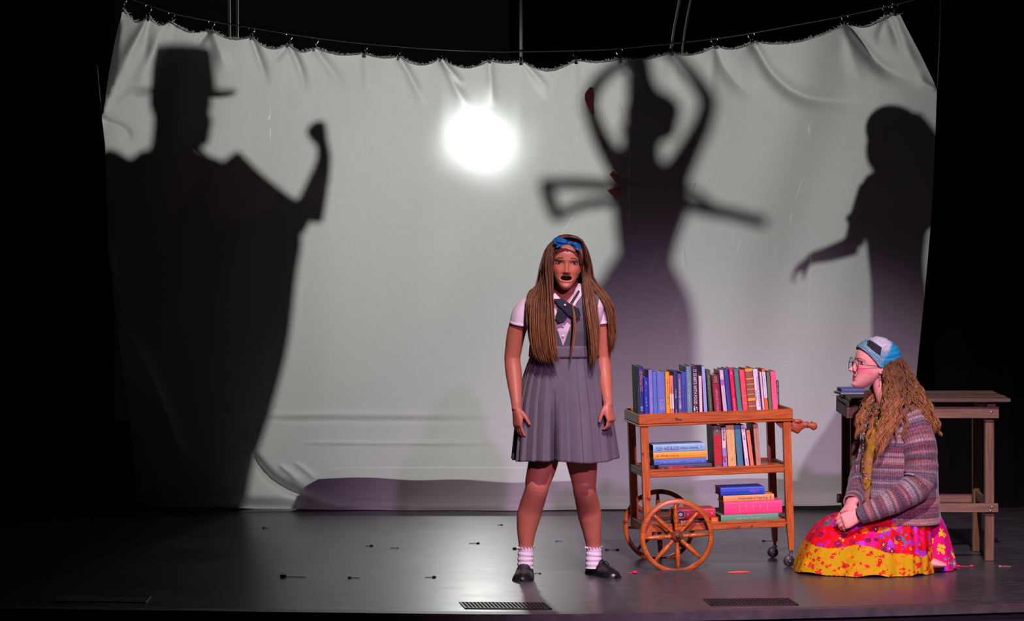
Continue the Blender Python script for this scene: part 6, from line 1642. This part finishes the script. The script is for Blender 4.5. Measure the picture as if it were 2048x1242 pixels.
fl_yel = floral('floral_yellow', srgb(192, 154, 0), [srgb(216, 20, 24), srgb(232, 150, 10), srgb(196, 20, 20), srgb(216, 120, 10)], 26, 0.44, (46, 0.46, [srgb(192, 154, 0), srgb(206, 30, 20), srgb(192, 154, 0), srgb(196, 20, 20)]))
fl_mix = floral('floral_mixed', srgb(214, 6, 110), [srgb(60, 150, 170), srgb(230, 190, 20), srgb(150, 60, 190), srgb(20, 20, 40), srgb(226, 30, 60)], 16, 0.46, (34, 0.30, [srgb(230, 190, 10), srgb(214, 6, 110), srgb(60, 150, 170)]))
fl_blouse = floral('floral_blouse', srgb(196, 150, 60), [srgb(214, 50, 20), srgb(236, 190, 20), srgb(60, 130, 110), srgb(196, 130, 110), srgb(226, 120, 20)], 26, 0.46, (50, 0.34, [srgb(196, 160, 60), srgb(150, 40, 40), srgb(210, 170, 120)]))
R = card_rings(838, 1030, 40, 90, -0.004, 0.93); mb = MB(); mb.rings(R, None, False, False); mb.build('blouse', fl_blouse, kneel)
# skirt spread over the folded legs
n_, m_ = 320, 120
ph = np.linspace(0, 2 * PI, n_, endpoint=False)
cx0 = k_(1800, 1000)[0]; cy0 = dK - 15
def hem_r(q):
    x, y_ = math.cos(q), math.sin(q)
    a = [(0.0, .235), (.45, .26), (.9, .27), (1.4, .26), (1.9, .30), (2.4, .40), (2.8, .475), (PI, .485), (3.5, .47), (3.85, .40), (4.3, .31), (4.75, .265), (5.15, .235), (5.5, .165), (5.72, .150), (5.95, .235), (2 * PI, .235)]
    return np.interp(q, [p[0] for p in a], [p[1] for p in a])
hr = np.array([hem_r(q) for q in ph]); ker = np.ones(7) / 7
hr = np.convolve(np.concatenate([hr[-3:], hr, hr[:3]]), ker, 'valid')
Rk = np.zeros((m_, n_, 3))
g_ = np.random.default_rng(3)
for i, s_ in enumerate(np.linspace(0, 1, m_)):
    for j, q in enumerate(ph):
        left = max(0.0, -math.cos(q)); tgt = hr[j]
        pe = 1.7 + 1.5 * left ** 2
        r0 = 0.15
        r = r0 + (tgt - r0) * (s_ ** (0.85 - .12 * left)) if tgt > r0 else r0 + (tgt - r0) * s_
        z = 0.262 * (1 - s_ ** pe) * (1 - 0.10 * left * s_) + 0.003
        pl = 0.007 * math.sin(13 * q + 2.0 * math.sin(3 * q)) + 0.003 * math.sin(29 * q + 2 * math.sin(4 * q)) + 0.014 * math.sin(7 * q + 2 + 1.5 * math.sin(2 * q)) + 0.008 * math.sin(4 * q)
        am = s_ ** 0.8 * (1.15 - 0.35 * left)
        # a hollow between the two thighs on the left
        holl = -0.020 * left ** 3 * math.exp(-((q - PI) / 0.16) ** 2) * math.sin(PI * min(1, s_ * 1.1))
        rr = r + pl * am
        Rk[i, j] = (cx0 + rr * math.cos(q), cy0 + rr * math.sin(q), max(0.003 + 0.002 * (j % 2), z + holl + 0.5 * pl * am * (1 - s_) + (0.010 * max(0, math.sin(9 * q + 1)) * s_ ** 6)))
tb = 0.75
ib = int(m_ * tb)
seg_mix = (ph > 5.62) | (ph < 0.55)
k1 = np.tile(~seg_mix, (ib - 1 + 1, 1)); 
rowi = np.arange(m_ - 1)[:, None]; cut = (ib + m_ * (0.035 * np.sin(4 * ph + 0.6) + 0.02 * np.sin(9 * ph)))[None, :]
mb = MB(); mb.rings(Rk, None, False, False, keep=((rowi < cut) & ~seg_mix[None, :]) | (rowi < ib * 0.35)); sk = mb.build('skirt', fl_red, kneel)
mb = MB(); mb.rings(Rk, None, False, False, keep=(rowi >= cut) & ~seg_mix[None, :]); mb.build('hem_band', fl_yel, sk)
mb = MB(); kk = np.tile(seg_mix, (m_ - 1, 1)) & (np.arange(m_ - 1)[:, None] >= int(ib * 0.35)); mb.rings(Rk, None, False, False, keep=kk); mb.build('skirt_panel', fl_mix, sk)
# hair
kr0, kr1 = srgb(104, 66, 42), srgb(196, 134, 78)
A = [
    [k_(1766, 722, -.055), k_(1770, 775, -.115), k_(1766, 825, -.175), k_(1752, 870, -.205), k_(1742, 905, -.205)],
    [k_(1776, 720, -.060), k_(1786, 785, -.14), k_(1782, 840, -.20), k_(1768, 885, -.225), k_(1756, 918, -.22)],
    [k_(1786, 718, -.055), k_(1792, 785, -.14), k_(1786, 835, -.20), k_(1776, 872, -.225), k_(1768, 898, -.225)]]
B = [A[2], [k_(1792, 716, -.045), k_(1824, 785, -.11), k_(1848, 825, -.16), k_(1862, 850, -.16), k_(1868, 868, -.15)],
     [k_(1797, 714, -.03), k_(1828, 780, -.09), k_(1850, 822, -.14), k_(1868, 852, -.13), k_(1876, 874, -.11)],
     [k_(1800, 714, .0), k_(1834, 782, -.02), k_(1858, 826, -.05), k_(1872, 855, -.05), k_(1880, 870, -.04)]]
Cc = [[k_(1750, 765, .075), k_(1732, 802, .06), k_(1714, 838, .03), k_(1704, 868, .02)], [k_(1758, 770, .06), k_(1742, 808, .04), k_(1724, 845, .0), k_(1716, 878, -.02)], [k_(1766, 765, .05), k_(1754, 812, .0), k_(1740, 855, -.06), k_(1733, 890, -.1)]]
mb = MB()
locks(mb, A, 460, .0010, .0024, (kr0, kr1), .008, clumps=17, cr=.010, seed=21, wave=.0075, wl=.088, seg=44, flat=.8, nside=4, lenjit=.25)
locks(mb, B[:2], 90, .0010, .0022, (kr0, kr1), .008, clumps=4, cr=.007, seed=22, wave=.0080, wl=.085, seg=44, flat=.8, nside=4, lenjit=.3)
locks(mb, B[1:], 460, .0010, .0024, (kr0, kr1), .008, clumps=15, cr=.010, seed=25, wave=.0080, wl=.085, seg=44, flat=.8, nside=4, lenjit=.3)
locks(mb, Cc, 240, .0010, .0022, (kr0, kr1), .008, clumps=10, cr=.009, seed=23, wave=.0070, wl=.08, seg=40, flat=.8, nside=4, lenjit=.25)
locks(mb, [[k_(1806, 728, .04), k_(1832, 785, .06), k_(1850, 830, .08), k_(1862, 860, .08)], B[3]], 150, .0012, .0030, (kr0, kr1), .008, seed=24, wave=.007, wl=.085, seg=40, nside=4, clumps=8, cr=.010)
mb.build('hair', HAIR, kneel, vcol=True)
# necklace
P = resample(np.array([k_(1746, 800, -.06), k_(1733, 830, -.105), k_(1727, 880, -.115), k_(1725, 930, -.125), k_(1733, 958, -.135), k_(1746, 950, -.14), k_(1752, 915, -.14), k_(1754, 860, -.13), k_(1752, 815, -.08)]), 74)
nk = thing('x', '', 'x') if False else None
bc = [srgb(210, 60, 30), srgb(210, 190, 60), srgb(50, 70, 150), srgb(70, 150, 80), srgb(20, 20, 25)]
mb = MB(); mb.tube(P, .0014, 5); neck = mb.build('necklace', mat('cord_dark', (0.03, 0.02, 0.02), 0.6), kneel)
for i in range(0, 74, 1):
    mb = MB(); mb.ball(P[i], .0030 if i % 4 else .0042, 8, 6); mb.build('bead', mat('bead_%d' % (i % 5), bc[i % 5], 0.3), neck)
# ------------------------------------------------------------------ small things dropped on the stage
def dropped(px, py, l, head, col, label, flip=1, hcol=None, two=False):
    p = FL(px, py); t = thing('dropped_pick', label, 'litter', p, 'bits dropped on the stage floor')
    m = mat('bit_%d_%d_%d' % col, srgb(*col), 0.5); s = p[1] + 15
    k = s / F_PX; L_ = l * k * flip
    mb = MB(); mb.tube([p + (0, 0, 0.0025), p + (L_ * 0.5, 0.004, 0.003), p + (L_, 0.0, 0.0022)], 0.0016, 5); mb.build('stalk', m, t)
    r = head * k
    for e in ([0, 1] if two else [0]):
        mb = MB(); c = p + (L_ * e, 0, 0)
        for q in range(5):
            a = q * 2 * PI / 5; mb.ball(c + (r * 0.55 * math.cos(a), r * 0.8 * math.sin(a), r * 0.5 + 0.0004), (r * 0.6, r * 0.6, r * 0.5), 8, 6)
        v, f = mb.verts(), mb.f
        mb.build('head', m, t)
K = (14, 12, 12)
for a in [(1270, 1147, 16, 5, (235, 20, 90), 'hot pink bit with a stalk between the girl\'s shoe and the wheel', -1),
          (1917, 1134, 26, 4, (225, 40, 90), 'pink stalk with two knobs beside the floral skirt', 1, None, True),
          (2000, 1134, 22, 3, (190, 130, 110), 'pale scrap lying beyond the table leg at the right', 1),
          (566, 1155, 46, 6, K, 'large black bit with a long stalk at the left of the stage', 1), (699, 1157, 20, 3.6, K, 'small black bit on a short stalk, second from the left in the front row', 1),
          (868, 1156, 18, 4, K, 'black round bit on a stalk directly left of the bright glare', -1), (743, 1093, 12, 3.4, K, 'tiny black bit on the grey floor left of centre', -1),
          (956, 1088, 18, 3.2, K, 'black bit on a twig halfway to the sheet, left of the girl', -1), (527, 1057, 12, 2.6, K, 'tiny dark bit near the sheet at the far left', 1),
          (1029, 1099, 8, 4, K, 'black bit touching the girl\'s sock on the left', 1), (1213, 1101, 22, 3.4, K, 'black dumbbell shaped bit between the girl and the cart wheel', 1, None, True),
          (1527, 1083, 22, 3.0, K, 'black twig lying under the cart by the casters', 1), (1113, 1083, 12, 2.2, (110, 105, 170), 'lavender bit on the floor between the girl\'s legs', 1),
          (1003, 1051, 8, 2.4, (90, 30, 30), 'tiny reddish bit near the bottom of the sheet', -1), (1080, 1148, 13, 2.4, K, 'tiny black bit between the girl\'s shoes', -1),
          (795, 1097, 14, 1.8, K, 'thin black twig near the centre left of the stage', -1)]:
    dropped(*a)
p = FL(1455, 1146); q = FL(1500, 1145)
mb = MB(); mb.tube([p + (0, 0, .002), (p + q) / 2 + (0, 0, .003), q + (0, 0, .002)], [(0.002, 0.002), (0.003, 0.005), (0.002, 0.002)], 6, sub=4)
tag(mb.build('tape_scrap', mat('orange_tape', srgb(235, 90, 60), 0.5), loc=p), 'thin orange scrap of tape on the floor below the cart', 'tape')
